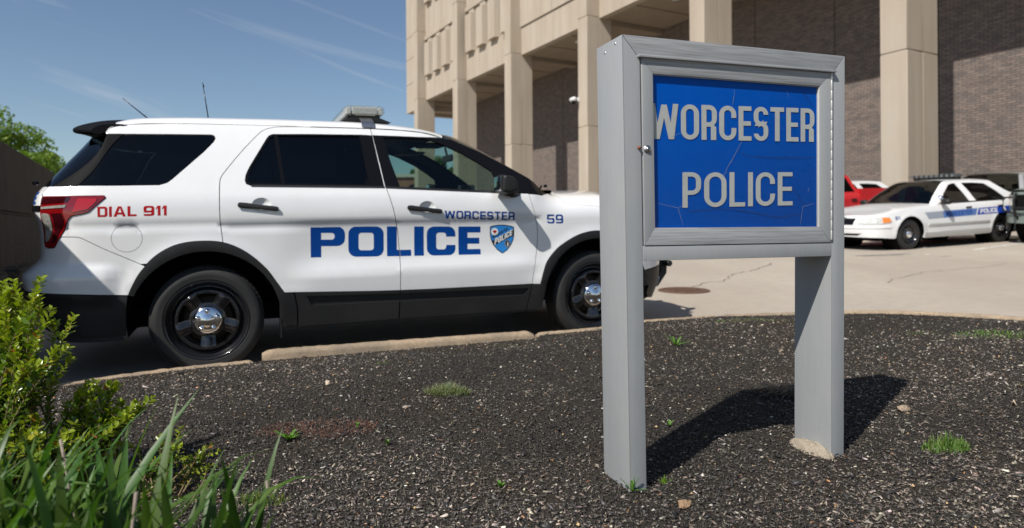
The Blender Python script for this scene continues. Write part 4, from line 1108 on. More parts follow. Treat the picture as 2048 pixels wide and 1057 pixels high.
# bonnet crease ridges: raised power dome
# spoiler
b = []; sec = [(-.46, 1.670), (-.60, 1.670), (-.72, 1.645), (-.785, 1.620), (-.800, 1.600), (-.785, 1.580), (-.73, 1.572), (-.66, 1.570), (-.60, 1.585)]
rows = []
for v in np.concatenate([np.linspace(-.765, -.60, 7), np.linspace(-.5, .5, 11), np.linspace(.60, .765, 7)]):
    f = 1 - .70 * float(sst(.60, .78, abs(v))); lift = .035 * (1 - (v / .77) ** 2) + .0; cx, cz = -.60, 1.585
    rows.append([(cx + (x - cx) * (f if x < cx else 1) , v, cz + (z - cz) * (.45 + .55 * f) + lift) for x, z in cr(sec, 3, True)] + [None])
rows = [r[:-1] + [r[0]] for r in rows]
n = len(rows[0]); V = [p for r in rows for p in r]; F = [(i * n + j, i * n + j + 1, (i + 1) * n + j + 1, (i + 1) * n + j) for i in range(len(rows) - 1) for j in range(n - 1)]
F += [tuple(range(n - 1)), tuple(range((len(rows) - 1) * n, len(rows) * n - 1))[::-1]]
o = mk('rear_spoiler', V, F, pillar_black, suv, smooth=True)
bm = bmesh.new(); bm.from_mesh(o.data); bmesh.ops.remove_doubles(bm, verts=bm.verts, dist=1e-5); bmesh.ops.recalc_face_normals(bm, faces=bm.faces); bm.to_mesh(o.data); bm.free()
try: o.data.set_sharp_from_angle(angle=R(50))
except Exception: pass
# rear wiper knob, plate lamp
b = MB(); b.lathe([(0, -.03), (.02, -.025), (.026, .01), (.02, .035), (0, .04)], 14, (-1.02, .0, 1.27), axis=0); b.tube([(-1.03, 0, 1.27), (-.99, -.30, 1.30)], .012, 6); b.tube([(-1.0, -.72, 1.262), (-.98, -.70, 1.262)], .013, 8); b.build('rear_wiper', gloss_black, suv)
# light bar
lb = MB(); 
lb.box((.98, -.60, 1.762), (1.22, .60, 1.772)); lb.box((1.03, -.50, 1.735), (1.17, .50, 1.765))
lbo = lb.build('light_bar', car_black, suv, bevel=.004)
g = MB()
def barsec(z0, z1, x0, x1): return [(x0 + .02, z0), (x1 - .02, z0), (x1, z0 + .02), (x1 - .004, z1 - .018), (x1 - .03, z1), (x0 + .03, z1), (x0 + .004, z1 - .018), (x0, z0 + .02)]
sec = barsec(1.772, 1.846, .945, 1.255)
V = []; ys = [-.640, -.630, -.60, -.30, 0, .30, .60, .630, .640]
for y in ys:
    f = .90 if abs(y) > .635 else (.97 if abs(y) > .62 else 1)
    V += [(1.10 + (x - 1.10) * f, y, 1.805 + (z - 1.805) * f) for x, z in sec]
n = len(sec); F = [(i * n + j, i * n + (j + 1) % n, (i + 1) * n + (j + 1) % n, (i + 1) * n + j) for i in range(len(ys) - 1) for j in range(n)] + [tuple(range(n))[::-1], tuple(range((len(ys) - 1) * n, len(ys) * n))]
g.add(V, F); g.build('lens', bar_lens, lbo)
g = MB()
for i in range(9):
    y = -.56 + i * .14
    g.box((.965, y - .06, 1.782), (1.0, y + .06, 1.832)); g.box((1.20, y - .06, 1.782), (1.235, y + .06, 1.832))
g.box((1.01, -.63, 1.782), (1.19, -.60, 1.834)); g.box((1.03, .60, 1.782), (1.17, .63, 1.832))
g.build('reflector', mat('frosted_reflector', (.36, .36, .34), .4, var=(70, .6, (.55, .55, .52))), lbo, bevel=.004, seg=1)
g = MB(); g.box((1.01, -.57, 1.778), (1.19, .57, 1.81)); 
for i in range(14): g.box((1.03 + .01 * (i % 3), -.55 + i * .08, 1.81), (1.16, -.52 + i * .08, 1.836))
g.build('circuit_board', mat('light_bar_insides', (.34, .34, .30), .6, var=(60, .8, (.62, .62, .56))), lbo)
g = MB()
for sgn in (-1, 1):
    a = [(1.055, 1.765), (1.145, 1.765), (1.155, 1.69), (1.06, 1.69)]
    g.prism([(1.00, 1.762), (1.20, 1.762), (1.30, 1.725), (.93, 1.728)], sgn * .50, sgn * .62)
g.build('foot', car_black, lbo)
for sgn in (-1, 1):
    rws = []
    for (v, w) in ((.60, 1.757), (.66, 1.738), (.72, 1.712), (.745, 1.690), (.757, 1.668)):
        rws.append([(1.058, sgn * v, w), (1.150, sgn * v, w)])
    strip('mounting_strap', rws, dull_metal, lbo, thick=.003)
# antennas
b = MB(); b.lathe([(0, 1.735), (.022, 1.735), (.018, 1.752), (.009, 1.765), (0, 1.766)], 16, (-.41, -.1, 0), axis=2); b.tube([(-.41, -.1, 1.755), (-.58, -.1, 1.905)], [.0055, .0022], 6); b.build('antenna', gloss_black, suv)
b = MB(); b.lathe([(0, 1.74), (.024, 1.74), (.020, 1.757), (.009, 1.775), (0, 1.776)], 16, (-.004, 0, 0), axis=2); b.tube([(-.004, 0, 1.76), (-.012, 0, 1.80), (-.044, 0, 2.065)], [.006, .0045, .0024], 6); b.tube([(-.038, 0, 2.03), (-.040, 0, 2.05)], .005, 6); b.build('antenna', gloss_black, suv)
# underbody, cabin floor
b = MB(); b.box((-.80, -.72, .30), (3.55, .80, .42)); b.box((.5, -.93, .27), (2.35, .93, .45)); b.build('underbody', void, suv)
# push bumper
b = MB()
for v in (-.30, .30):
    b.prism([(3.79, .30), (3.86, .30), (3.955, .42), (3.965, .62), (3.93, .80), (3.86, .80), (3.90, .62), (3.89, .44), (3.79, .40)], v - .03, v + .03)
b.tube([(3.93, -.42, .52), (3.945, 0, .52), (3.93, .42, .52)], .03, 10); b.tube([(3.91, -.35, .72), (3.92, .35, .72)], .025, 10)
b.build('push_bumper', car_black, suv, bevel=.006, seg=1)
b = MB(); b.box((3.785, -.26, .50), (3.795, .26, .64)); b.build('license_plate', decal_white, suv)
# interior
def seat(u, v, wd, hd):
    b = MB(); b.box((u - .05, v - wd / 2, .52), (u + .48, v + wd / 2, .70)); o = b.build('seat', seat_fab, suv, bevel=.05, seg=3)
    b = MB(); M = Matrix.Translation((u, 0, .68)) @ Matrix.Rotation(R(-14), 4, 'Y'); b.box((-.12, v - wd / 2, 0), (.03, v + wd / 2, .62), M); b.build('backrest', seat_fab, o, bevel=.05, seg=3)
    for dv in hd:
        b = MB(); b.box((-.09, v + dv - .12, .66), (.01, v + dv + .12, .85), M); b.tube([M @ Vector((-.04, v + dv - .05, .58)), M @ Vector((-.04, v + dv - .05, .70))], .008, 6); b.build('headrest', seat_fab, o, bevel=.04, seg=3)
seat(1.40, -.38, .50, (0,)); seat(1.40, .38, .50, (0,)); seat(.42, 0, 1.30, (-.45, .45)); seat(-.45, 0, 1.1, (-.4, .4))
b = MB(); b.prism([(2.05, .62), (2.10, 1.02), (2.22, 1.13), (2.62, 1.14), (2.62, .5), (2.2, .5)], -.80, .80); b.build('dashboard', interior, suv, bevel=.03)
b = MB(); V = []
M = Matrix.Translation((1.98, .38, 1.02)) @ Matrix.Rotation(R(-65), 4, 'Y')
ring = [M @ Vector((.185 * math.cos(a), .185 * math.sin(a), 0)) for a in np.linspace(0, 2 * math.pi, 25)]
b.tube(ring, .014, 8, cap=False); b.tube([M @ Vector((0, -.17, 0)), M @ Vector((0, .17, 0))], .018, 6); b.tube([M @ Vector((0, 0, 0)), M @ Vector((0, 0, -.3))], .03, 8); b.build('steering_wheel', interior, suv)
b = MB(); b.box((1.90, -.13, 1.47), (1.93, .13, 1.53)); b.tube([(1.91, 0, 1.52), (1.89, 0, 1.60)], .01, 6); b.build('rear_view_mirror', interior, suv, bevel=.01)
b = MB(); b.box((1.56, .28, 1.560), (1.78, .62, 1.58)); b.box((1.56, -.62, 1.560), (1.76, -.28, 1.58)); b.build('sun_visor', interior, suv, bevel=.008)
b = MB(); b.box((2.10, .05, 1.12), (2.18, .33, 1.27)); b.build('laptop_screen', interior, suv, bevel=.01)
b = MB(); b.box((1.05, -.66, .75), (1.09, .66, 1.52)); 
b.build('cage_partition', glass_dark, suv)
# spot lamp by the far windshield pillar
b = MB(); b.lathe([(0, -.06), (.045, -.05), (.068, -.01), (.075, .03), (.076, .05)], 24, (2.30, .99, 1.255), axis=0); b.tube([(2.30, .97, 1.22), (2.24, .90, 1.20)], .014, 8); so_ = b.build('spot_lamp', gloss_black, suv)
b = MB(); b.lathe([(.076, .05), (.078, .058), (.05, .062), (0, .064)], 24, (2.30, .99, 1.255), axis=0); b.build('lens', lens_clear, so_)
# ------------------------------------------------------------------ other vehicles
class CarShape:
    def __init__(c, rear, sidep, front, H, hubs, rr_=None, fr=None, flare=.012):
        c.U, c.VN, c.s0, c.s1 = planfun(rear, sidep, front); c.H = pchip(*H); c.hubs = hubs; c.rr = pchip(*rr_) if rr_ else None; c.fr = pchip(*fr) if fr else None; c.flare = flare
    def surf(c, s, q):
        s = np.asarray(s, float); q = np.asarray(q, float); s, q = np.broadcast_arrays(s, q)
        u = c.U(s); v = c.VN(s) * c.H(q)
        if c.rr: u = u + c.rr(q) * (1 - sst(c.s0 * .75, c.s0 * .45, s))
        if c.fr: u = u - c.fr(q) * sst(c.s1 - 1.0, c.s1 - .4, s)
        for hu, hw in c.hubs:
            r = np.hypot(u - hu, q - hw); v = v + c.flare * np.exp(-((r - .40) / .06) ** 2) * sst(.22, .40, q)
        return np.stack([u, v, q + 0 * s], -1)
def place(rear_px, front_px, vf, Rt):
    """frame of a car resting on the lot: rear and front hub points (near, left side)"""
    r, f = Vector(rear_px), Vector(front_px)
    fwd = (f - r).normalized(); n = Vector((-.005, -.036, 1)).normalized(); n = (n - fwd * n.dot(fwd)).normalized(); lf = n.cross(fwd)
    O = r - lf * vf - n * Rt
    return Matrix(((fwd.x, lf.x, n.x, O.x), (fwd.y, lf.y, n.y, O.y), (fwd.z, lf.z, n.z, O.z), (0, 0, 0, 1)))
def arch(c, r, a0, a1, n=20): return [(c[0] + r * math.cos(R(a)), c[1] + r * math.sin(R(a))) for a in np.linspace(a0, a1, n)]
def lofts(root, C, name, e, uc, rise, mt, amp=.02, k=.06, inner=None, trim=0, tip=1.0):
    rows = []
    for i, (s, q) in enumerate(e):
        t = i / (len(e) - 1); p = C.surf(np.array([s]), np.array([q]))[0]
        u = uc[0] + (uc[1] - uc[0]) * t; rs = rise[0] + (rise[1] - rise[0]) * t
        rows.append(across(p, u, p[2] + rs, amp=min(amp, rs * .7), k=k, n=14))
    o = strip(name, [r[trim:len(r) - trim] for r in rows], mt, root)
    if trim:
        strip('pillar', [r[:trim + 1] for r in rows], inner, root); strip('pillar', [r[-trim - 1:] for r in rows], inner, root)
    return rows

def make_sedan(name, M, paint, label, police=True, group=None):
    C = CarShape([(-.9, .975), (-1.1, .95), (-1.24, .90), (-1.32, .80), (-1.365, .6), (-1.385, .3), (-1.39, 0)], [(-.7, .985), (0, 1), (2.2, 1), (3.1, .985)],
                 [(3.4, .955), (3.6, .905), (3.75, .81), (3.86, .63), (3.92, .35), (3.94, 0)],
                 ([.15, .2, .27, .36, .45, .55, .62, .70, .80, .90, .97, 1.05, 1.2, 1.36, 1.45], [.90, .93, .955, .968, .975, .985, .985, .978, .968, .948, .918, .875, .80, .70, .65]),
                 ((0, .335), (2.915, .335)), ([.2, .35, .5, .6, .7, .85, 1.0, 1.4], [.10, .03, 0, 0, .04, .05, .08, .2]), ([.2, .35, .5, .6, .66, .75, .9, 1.2], [.06, .02, 0, .005, .04, .09, .16, .3]))
    root = empty(name, M, label=label, cat='police car' if police else 'car', group=group)
    sf = C.surf
    up_ = lambda L_: [(a + .12 * min(max((b_ - .99) / .2, 0), 1), b_ if b_ < .99 else .99 + (b_ - .99) * 1.12) for a, b_ in L_]
    top = cr([(C.s0, .93), (-1.35, .955), (-1.1, .975), (-.76, .984), (-.1, .972), (.9, .962), (2.05, .935), (2.15, .93), (2.6, .905), (3.1, .865), (3.5, .81), (3.75, .765), (3.95, .735), (C.s1, .72)], 3)
    for side in (-1, 1):
        P = lambda *a, **k: panel(*a, side=side, **k)
        bot = [(C.s0, .40), (-1.3, .36), (-.9, .30), (-.40, .27)] + arch((0, .335), .395, 190, -10) + [(.42, .24), (2.50, .24)] + arch((2.915, .335), .395, 192, -8) + [(3.36, .27), (3.7, .30), (C.s1, .32)]
        fdo = [(2.00, .36), (2.045, .50), (2.05, .938), (.965, .960), (.965, .36)]; rdo = [(.955, .36), (.955, .960), (-.13, .970), (-.16, .90), (-.12, .80), (.10, .745), (.28, .66), (.40, .52), (.46, .36)]
        P('body_side', bot + [(C.s1, .72)] + top[::-1][1:], sf, paint, root, holes=[fdo, rdo], step=.05, gap=0, grid=.06)
        f_ = P('front_door', fdo, sf, paint, root, step=.05, gap=.004); r_ = P('rear_door', rdo, sf, paint, root, step=.05, gap=.004)
        gh = [(2.15, .935), (1.75, 1.15), (1.38, 1.335), (1.27, 1.372), (1.1, 1.388), (.6, 1.395), (.2, 1.385), (-.10, 1.365), (-.40, 1.18), (-.76, .985), (-.1, .974), (.9, .964)]
        gh = up_(gh)
        w1 = [(1.93, .985), (1.62, 1.16), (1.30, 1.325), (1.20, 1.345), (1.07, 1.352), (1.02, .985)]; w2 = [(.82, .985), (.865, 1.352), (.50, 1.350), (.14, 1.325), (-.06, 1.20), (-.19, 1.03), (-.19, .985)]
        w1, w2 = up_(w1), up_(w2)
        P('window_pillars', gh, sf, paint, root, holes=[w1, w2], grid=.07, gap=0)
        P('window', w1, sf, glass_dark, root, off=-.012, thick=.003, gap=-.003); P('window', w2, sf, glass_dark, root, off=-.012, thick=.003, gap=-.003)
        P('window_trim', [(-.12, .985), (1.96, .985), (2.04, .950), (-.14, .972)], sf, car_black, root, off=.004, thick=.006, gap=0)
        P('sill', [(.44, .355), (2.49, .355), (2.49, .25), (.44, .25)], sf, grey_sill, root, off=.006, thick=.02, gap=0)
        P('side_moulding', [(.50, .545), (2.40, .545), (2.42, .50), (.46, .50)], sf, grey_sill, root, off=.014, thick=.02, gap=.004)
        for x, rt in ((1.13, f_), (.09, r_)):
            P('handle', [(x - .085, .865), (x + .085, .862), (x + .085, .83), (x - .085, .833)], sf, car_black, rt, off=.016, thick=.02, gap=0)
        hl = P('headlight', [(3.42, .655), (3.47, .735), (3.70, .742), (3.92, .722), (4.16, .70), (4.14, .585), (3.90, .582), (3.62, .585), (3.45, .61)], sf, lens_clear, root, off=.008, thick=.02)
        P('lens', [(3.445, .65), (3.49, .722), (3.64, .728), (3.64, .61), (3.48, .62)], sf, lens_amber, hl, off=.014, thick=.01)
        for cx in (3.80, 3.99): P('lens', CIRC((cx, .652), .045, 16), sf, decal_white, hl, off=.014, thick=.01)
        P('grille', [(4.22, .71), (C.s1, .715), (C.s1, .57), (4.25, .575)], sf, gloss_black, root, off=.004, thick=.02, gap=0)
        P('air_intake', [(4.15, .345), (C.s1, .345), (C.s1, .39), (4.05, .39)], sf, void, root, off=.003, thick=.01, gap=0)
        P('bumper_strip', [(3.45, .50), (C.s1, .50), (C.s1, .535), (3.45, .535)], sf, paint, root, off=.010, thick=.02, gap=0)
        P('tail_light', [(-1.55, .68), (-1.23, .68), (-1.22, .88), (-1.55, .88)], sf, lens_red, root, off=.006, thick=.02)
        b = MB(); b.tube([(1.93, side * -.90, .955), (1.93, side * -1.0, .975)], .025, 8); o = b.build('mirror', car_black, root)
        bm = bmesh.new(); bmesh.ops.create_icosphere(bm, subdivisions=3, radius=1)
        for v in bm.verts: v.co = Vector((1.955 + .085 * v.co.x, -side * 1.06 + .11 * np.sign(v.co.y) * abs(v.co.y) ** .7, 1.00 + .062 * np.sign(v.co.z) * abs(v.co.z) ** .7))
        me = bpy.data.meshes.new('mirror_housing'); bm.to_mesh(me); bm.free(); me.materials.append(car_black); me.polygons.foreach_set('use_smooth', [True] * len(me.polygons)); mo = bpy.data.objects.new('mirror_housing', me); col.objects.link(mo); mo.parent = o
        P('inner_panel', [(C.s0, .30), (-.42, .30)] + arch((0, .335), .43, 180, 0) + [(.45, .25), (2.48, .25)] + arch((2.915, .335), .43, 180, 0) + [(3.36, .30), (C.s1, .34), (C.s1, .68), (3.2, .82), (2.1, .91), (-.6, .95), (C.s0, .9)], sf, void, root, off=-.03, rim=False, gap=0, grid=.1)
        for hu in (0, 2.915):
            b = MB(); b.lathe([(.40, -.90 * side), (.40, -.55 * side), (0, -.55 * side)], 24, (hu, 0, .335)); b.build('wheel_housing', void, root)
            w = wheel(root, hu, side, Rt=.335, wd=.225, rim_r=.215, v_face=.93, style='round')
        if police:
            # livery stripe and lettering along the flank
            st = [(-1.12, .72), (2.33, .655), (2.42, .735), (2.42, .745), (-1.12, .80)]
            q = lambda x, lo: np.interp(x, [-1.12, .5, 2.5], [.705, .675, .640]) + lo * 1.65
            P('stripe', [(2.50, q(2.50, .09)), (2.40, q(2.40, 0)), (1.95, q(1.95, 0)), (1.95, q(1.95, .09))], sf, stripe_grey, root, off=.003, rim=False, gap=0)
            P('stripe', [(1.95, q(1.95, .09)), (1.95, q(1.95, 0)), (.93, q(.93, 0)), (.86, q(.86, .09))], sf, stripe_mid, root, off=.003, rim=False, gap=0)
            P('stripe', [(.82, q(.82, .09)), (.89, q(.89, 0)), (-.02, q(-.02, 0)), (.03, q(.03, .09))], sf, stripe_blue, root, off=.003, rim=False, gap=0)
            P('stripe', [(-.03, q(-.03, .09)), (-.08, q(-.08, .01)), (-.25, q(-.25, .03)), (-1.12, q(-1.12, -.01)), (-1.12, q(-1.12, .09))], sf, stripe_blue, root, off=.003, rim=False, gap=0)
            if side == -1:
                fl = lambda s, q_: sf(s, q_)
                lettering('lettering', 'WORCESTER', EUROB, EUROB_W, [(1.88, q(1.88, .015)), (1.05, q(1.05, .015)), (1.88, q(1.88, .07)), (1.05, q(1.05, .07))], sf, decal_blue, root, off=.004, side=-1, grid=.06)
                lettering('lettering', 'POLICE', EURO, EURO_W, [(.78, q(.78, .015)), (.22, q(.22, .015)), (.78, q(.78, .075)), (.22, q(.22, .075))], sf, decal_white, root, off=.004, side=-1, grid=.06)
                lettering('lettering', '51', EUROB, EUROB_W, [(3.34, .665), (3.22, .668), (3.34, .735), (3.22, .738)], sf, decal_blue, root, off=.004, side=-1, grid=.06)
    ap = cr(up_([(2.15, .935), (1.75, 1.15), (1.38, 1.335), (1.27, 1.372)]), 5)
    lofts(root, C, 'windshield', ap, (2.50, 1.54), (.03, .06), glass_dark_ws, amp=.02, trim=3, inner=paint)
    lofts(root, C, 'roof', cr(up_([(1.27, 1.372), (1.1, 1.388), (.6, 1.395), (.2, 1.385), (-.10, 1.365)]), 4), (1.54, -.08), (.06, .06), paint, amp=.03)
    lofts(root, C, 'rear_window', cr(up_([(-.10, 1.365), (-.40, 1.18), (-.76, .985)]), 5), (-.08, -.88), (.06, .035), glass_dark_ws, amp=.02, trim=3, inner=paint)
    lofts(root, C, 'hood', [p for p in top if 2.14 < p[0] < C.s1 - .06], (2.45, 3.90), (.06, .045), paint, amp=.03, k=.08)
    lofts(root, C, 'boot_lid', [p for p in top if p[0] < -.74 and p[0] > -1.36][::-1], (-.87, -1.37), (.05, .04), paint, amp=.03, k=.08)
    lofts(root, C, 'cowl', [(2.06, .936), (2.15, .931)], (2.40, 2.46), (.04, .05), car_black)
    # nose closing under the hood edge
    b = MB(); b.box((-1.1, -.75, .22), (3.6, .75, .36)); b.build('underbody', void, root)
    b = MB(); b.prism([(2.1, .62), (2.15, .90), (2.4, .95), (2.4, .6)], -.75, .75); b.build('dashboard', interior, root)
    for u in (1.0, .0):
        for v in (-.36, .36):
            b = MB(); M_ = Matrix.Translation((u, 0, .5)) @ Matrix.Rotation(R(-14), 4, 'Y'); b.box((-.1, v - .24, 0), (.03, v + .24, .56), M_); b.box((-.08, v - .11, .58), (0, v + .11, .72), M_); b.build('seat', seat_fab, root, bevel=.03)
    if police:
        b = MB(); b.box((.72, -.50, 1.525), (1.0, .50, 1.54)); b.box((.80, -.55, 1.46), (.92, .55, 1.53)); lb = b.build('light_bar', car_black, root)
        g = MB(); g.box((.68, -.62, 1.54), (1.04, .62, 1.615)); g.build('lens', bar_lens, lb, bevel=.02)
        g = MB()
        for i in range(9): g.box((.72, -.57 + i * .127, 1.545), (1.0, -.50 + i * .127, 1.60))
        g.build('reflector', dull_metal, lb)
        b = MB(); b.lathe([(0, -.07), (.06, -.06), (.075, .03), (0, .035)], 16, (1.90, .86, 1.06), axis=0); b.build('spot_lamp', chrome, root)
    b = MB(); b.tube([(2.43, -.3, 1.0), (2.2, .4, 1.03)], .01, 6); b.build('wiper', car_black, root)
    return root
grey_sill = mat('grey_sill', (.42, .41, .39), .5)
stripe_grey = mat('grey_stripe', (.27, .30, .35), .45); stripe_mid = mat('pale_blue_stripe', (.09, .16, .38), .45); stripe_blue = mat('blue_stripe', (.004, .035, .32), .45)
glass_dark_ws = glass('tinted_windshield', (.42, .46, .43))
make_sedan('police_sedan', place((11.225, 15.64, .955 + .078), (8.496, 14.6, .903), .93, .335), white_paint, 'white police sedan with a blue side stripe parked at the far side of the lot')

def make_pickup(name, M, paint, label, trim_mat):
    C = CarShape([(-1.1, .98), (-1.22, .93), (-1.28, .8), (-1.30, .4), (-1.31, 0)], [(-.95, .99), (0, 1), (3.2, 1), (3.8, .99)], [(4.05, .965), (4.22, .90), (4.34, .76), (4.41, .5), (4.44, 0)],
                 ([.2, .35, .5, .7, .9, 1.05, 1.15, 1.22, 1.4, 1.78, 1.9], [.92, .97, .985, .99, .99, .985, .965, .93, .87, .74, .66]), ((0, .39), (3.55, .39)), None, ([.3, .6, 1.0, 1.3], [0, 0, .02, .08]))
    root = empty(name, M, label=label, cat='pickup truck'); sf = C.surf
    for side in (-1, 1):
        P = lambda *a, **k: panel(*a, side=side, **k)
        P('bed_side', [(C.s0, .55), (-1.0, .50)] + arch((0, .39), .47, 165, 15) + [(.62, .45), (.86, .45), (.86, 1.36), (C.s0, 1.36)], lambda s, q: sf(s, np.minimum(q, 1.12) * 1.0) + np.stack([0 * s, 0 * s, np.maximum(q - 1.12, 0)], -1), paint, root, grid=.08)
        do = [(1.75, .42), (2.85, .42), (2.95, .60), (2.95, 1.20), (1.75, 1.22)]; d2 = [(.95, .42), (1.74, .42), (1.74, 1.22), (.95, 1.22)]
        P('fender', [(2.96, .42)] + arch((3.55, .39), .47, 172, 8) + [(4.1, .45), (4.1, .80), (4.15, 1.10), (4.0, 1.16), (2.96, 1.19)], sf, paint, root, grid=.08)
        P('cab_side', [(.88, .42), (2.95, .42), (2.95, 1.20), (.88, 1.22)], sf, paint, root, holes=[do, d2], grid=.1, gap=0)
        dp = P('door', do, sf, paint, root, gap=.004); dq = P('door', d2, sf, paint, root, gap=.004)
        for x, rt in ((1.88, dp), (1.05, dq)): P('handle', [(x, 1.08), (x + .17, 1.08), (x + .17, 1.03), (x, 1.03)], sf, car_black, rt, off=.03, thick=.03, gap=0)
        w1 = [(1.80, 1.27), (2.78, 1.25), (2.32, 1.64), (1.80, 1.67)]; w2 = [(1.02, 1.27), (1.70, 1.27), (1.70, 1.67), (1.22, 1.66)]
        P('window_pillars', [(.88, 1.22), (2.98, 1.20), (2.40, 1.70), (2.2, 1.74), (1.30, 1.75), (1.12, 1.70)], sf, paint, root, holes=[w1, w2], grid=.1, gap=0)
        P('window', w1, sf, glass_dark, root, off=-.01, thick=.003); P('window', w2, sf, glass_dark, root, off=-.01, thick=.003)
        hl = P('headlight', [(4.10, .82), (4.42, .82), (4.45, 1.05), (4.15, 1.08)], sf, lens_clear, root, off=.006, thick=.02)
        P('lens', [(4.12, .84), (4.22, .84), (4.24, 1.04), (4.16, 1.05)], sf, lens_amber, hl, off=.010, thick=.01)
        P('nose', [(4.11, .66), (C.s1, .66), (C.s1, 1.14), (4.46, 1.12), (4.45, .81), (4.11, .81)], sf, paint, root)
        P('grille', [(4.50, .72), (C.s1, .72), (C.s1, 1.08), (4.50, 1.06)], sf, void, root, off=.006, thick=.02)
        P('bumper', [(4.02, .44), (C.s1, .44), (C.s1, .65), (4.05, .65)], sf, trim_mat, root, off=.05, thick=.06)
        P('tail_light', [(-1.28, .85), (-1.12, .85), (-1.12, 1.20), (-1.28, 1.20)], sf, lens_red, root, off=.006, thick=.02)
        b = MB()
        for v in (.50,): b.tube([(4.40, -side * .52, .50), (4.54, -side * .52, .62), (4.58, -side * .52, .95), (4.50, -side * .52, 1.10)], .028, 8); b.tube([(4.57, -side * .52, .78), (4.57, 0, .78)], .022, 8)
        b.tube([(4.55, -side * .52, 1.02), (4.42, -side * .88, 1.00), (4.40, -side * .90, .72), (4.50, -side * .52, .66)], .022, 8)
        b.build('brush_guard', car_black, root)
        b = MB(); b.box((2.62, -side * 1.05 - .10, 1.20), (2.74, -side * 1.05 + .10, 1.42)); b.tube([(2.66, -side * .88, 1.24), (2.68, -side * 1.0, 1.28)], .025, 6); b.build('mirror', car_black, root, bevel=.03)
        P('inner_panel', [(C.s0, .45), (-.5, .45)] + arch((0, .39), .50, 172, 8) + [(.6, .40), (3.0, .40)] + arch((3.55, .39), .50, 178, 2) + [(4.1, .45), (C.s1, .45), (C.s1, 1.0), (4.0, 1.1), (C.s0, 1.12)], sf, void, root, off=-.035, rim=False, gap=0, grid=.15)
        for hu in (0, 3.55):
            b = MB(); b.lathe([(.48, -.90 * side), (.48, -.5 * side), (0, -.5 * side)], 24, (hu, 0, .39)); b.build('wheel_housing', void, root)
            wheel(root, hu, side, Rt=.39, wd=.26, rim_r=.235, v_face=.95, style='round')
    lofts(root, C, 'windshield', cr([(2.98, 1.20), (2.40, 1.70), (2.25, 1.74)], 4), (3.2, 2.42), (.04, .08), glass_dark_ws, trim=3, inner=paint)
    lofts(root, C, 'roof', cr([(2.25, 1.74), (1.30, 1.75), (1.12, 1.70)], 4), (2.42, 1.1), (.08, .08), paint, amp=.04)
    lofts(root, C, 'rear_window', cr([(1.12, 1.70), (.88, 1.22)], 5), (1.05, .86), (.08, .02), glass_dark, trim=3, inner=paint)
    lofts(root, C, 'hood', cr([(2.98, 1.195), (3.5, 1.18), (4.0, 1.155), (4.2, 1.13)], 4), (3.15, 4.36), (.07, .05), paint, amp=.04)
    b = MB(); b.box((-1.28, -.93, .60), (.84, .93, .66)); b.box((.80, -.93, .6), (.86, .93, 1.36)); b.box((-1.30, -.93, .6), (-1.25, .93, 1.30)); b.build('cargo_bed', paint, root)
    b = MB(); b.box((-1.1, -.7, .34), (4.2, .7, .60)); b.build('underbody', void, root)
    return root
red_paint = mat('red_paint', (.52, .018, .022), .3, coat=.8)
olive_paint = mat('olive_paint', (.16, .19, .17), .45, coat=.2)
silver_paint = mat('silver_paint', (.42, .43, .44), .35, metal=.3, coat=.6)
def on_lot(X, Y, dX, dY, L, Rt):
    """hub points for a car whose near rear hub stands over (X, Y) and whose nose points along (dX, dY)"""
    n = math.hypot(dX, dY); X2, Y2 = X + dX / n * L, Y + dY / n * L
    return (X, Y, float(lot(X, Y)) + Rt), (X2, Y2, float(lot(X2, Y2)) + Rt)
a, b_ = on_lot(10.35, 19.0, -.934, -.356, 3.55, .39)
make_pickup('pickup_truck', place(a, b_, .95, .39), red_paint, 'bright red pickup truck parked behind the police sedan', dull_metal)
a, b_ = on_lot(15.74, 14.75, -.96, -.28, 3.55, .39)
make_pickup('pickup_truck', place(a, b_, .95, .39), olive_paint, 'dark green grey truck with a brush guard at the right edge of the photo', olive_paint)
a, b_ = on_lot(12.0, 21.8, -.90, -.43, 2.915, .335)
make_sedan('parked_car', place(a, b_, .93, .335) @ Matrix.Scale(1.09, 4), white_paint, 'white car mostly hidden behind the red pickup and the police sedan', police=False, group='cars parked by the brick wall')
a, b_ = on_lot(16.4, 20.9, -.80, -.60, 2.915, .335)
make_sedan('parked_car', place(a, b_, .93, .335) @ Matrix.Scale(1.13, 4), silver_paint, 'silver car with a dark windshield parked behind the tail of the police sedan', police=False, group='cars parked by the brick wall')

# ------------------------------------------------------------------ the sign
sign_paint = mat('weathered_grey_paint', (.285, .295, .30), .55, spec=.4, bump=(90, .10, .003), var=[(5, .35, (.255, .265, .272), (1, 1, .15)), (30, .25, (.32, .33, .332), (1, 1, .05)), (110, .25, (.235, .24, .24), (1, 1, .06)), (7, .25, (.33, .325, .31))])
rail_paint = mat('scratched_grey_paint', (.30, .308, .312), .55, bump=(90, .12, .003), var=[(6, .2, (.34, .35, .352), (.2, 1, 1)), (110, .6, (.12, .12, .12), (.05, 1, 2)), (4, .2, (.25, .255, .26), (.5, 1, 1))])
blue_panel = mat('blue_acrylic', (.0, .070, .385), .6, spec=.0, var=[(2, .35, (.0, .064, .35)), (70, .25, (.002, .095, .46))])
letter_grey = mat('faded_letter', (.46, .455, .435), .7, var=[(60, .4, (.38, .365, .35)), (9, .3, (.41, .40, .385))])
worn = mat('bare_edge', (.52, .51, .49), .45, metal=.4)
SX, SY = Vector((.946, .3245, 0)), Vector((-.3245, .946, 0))
sg = empty('sign_board', Matrix(((SX.x, SY.x, 0, .358), (SX.y, SY.y, 0, 2.2), (0, 0, 1, 0), (0, 0, 0, 1))), label='grey framed cabinet sign on two posts with a blue panel reading WORCESTER POLICE', cat='sign')
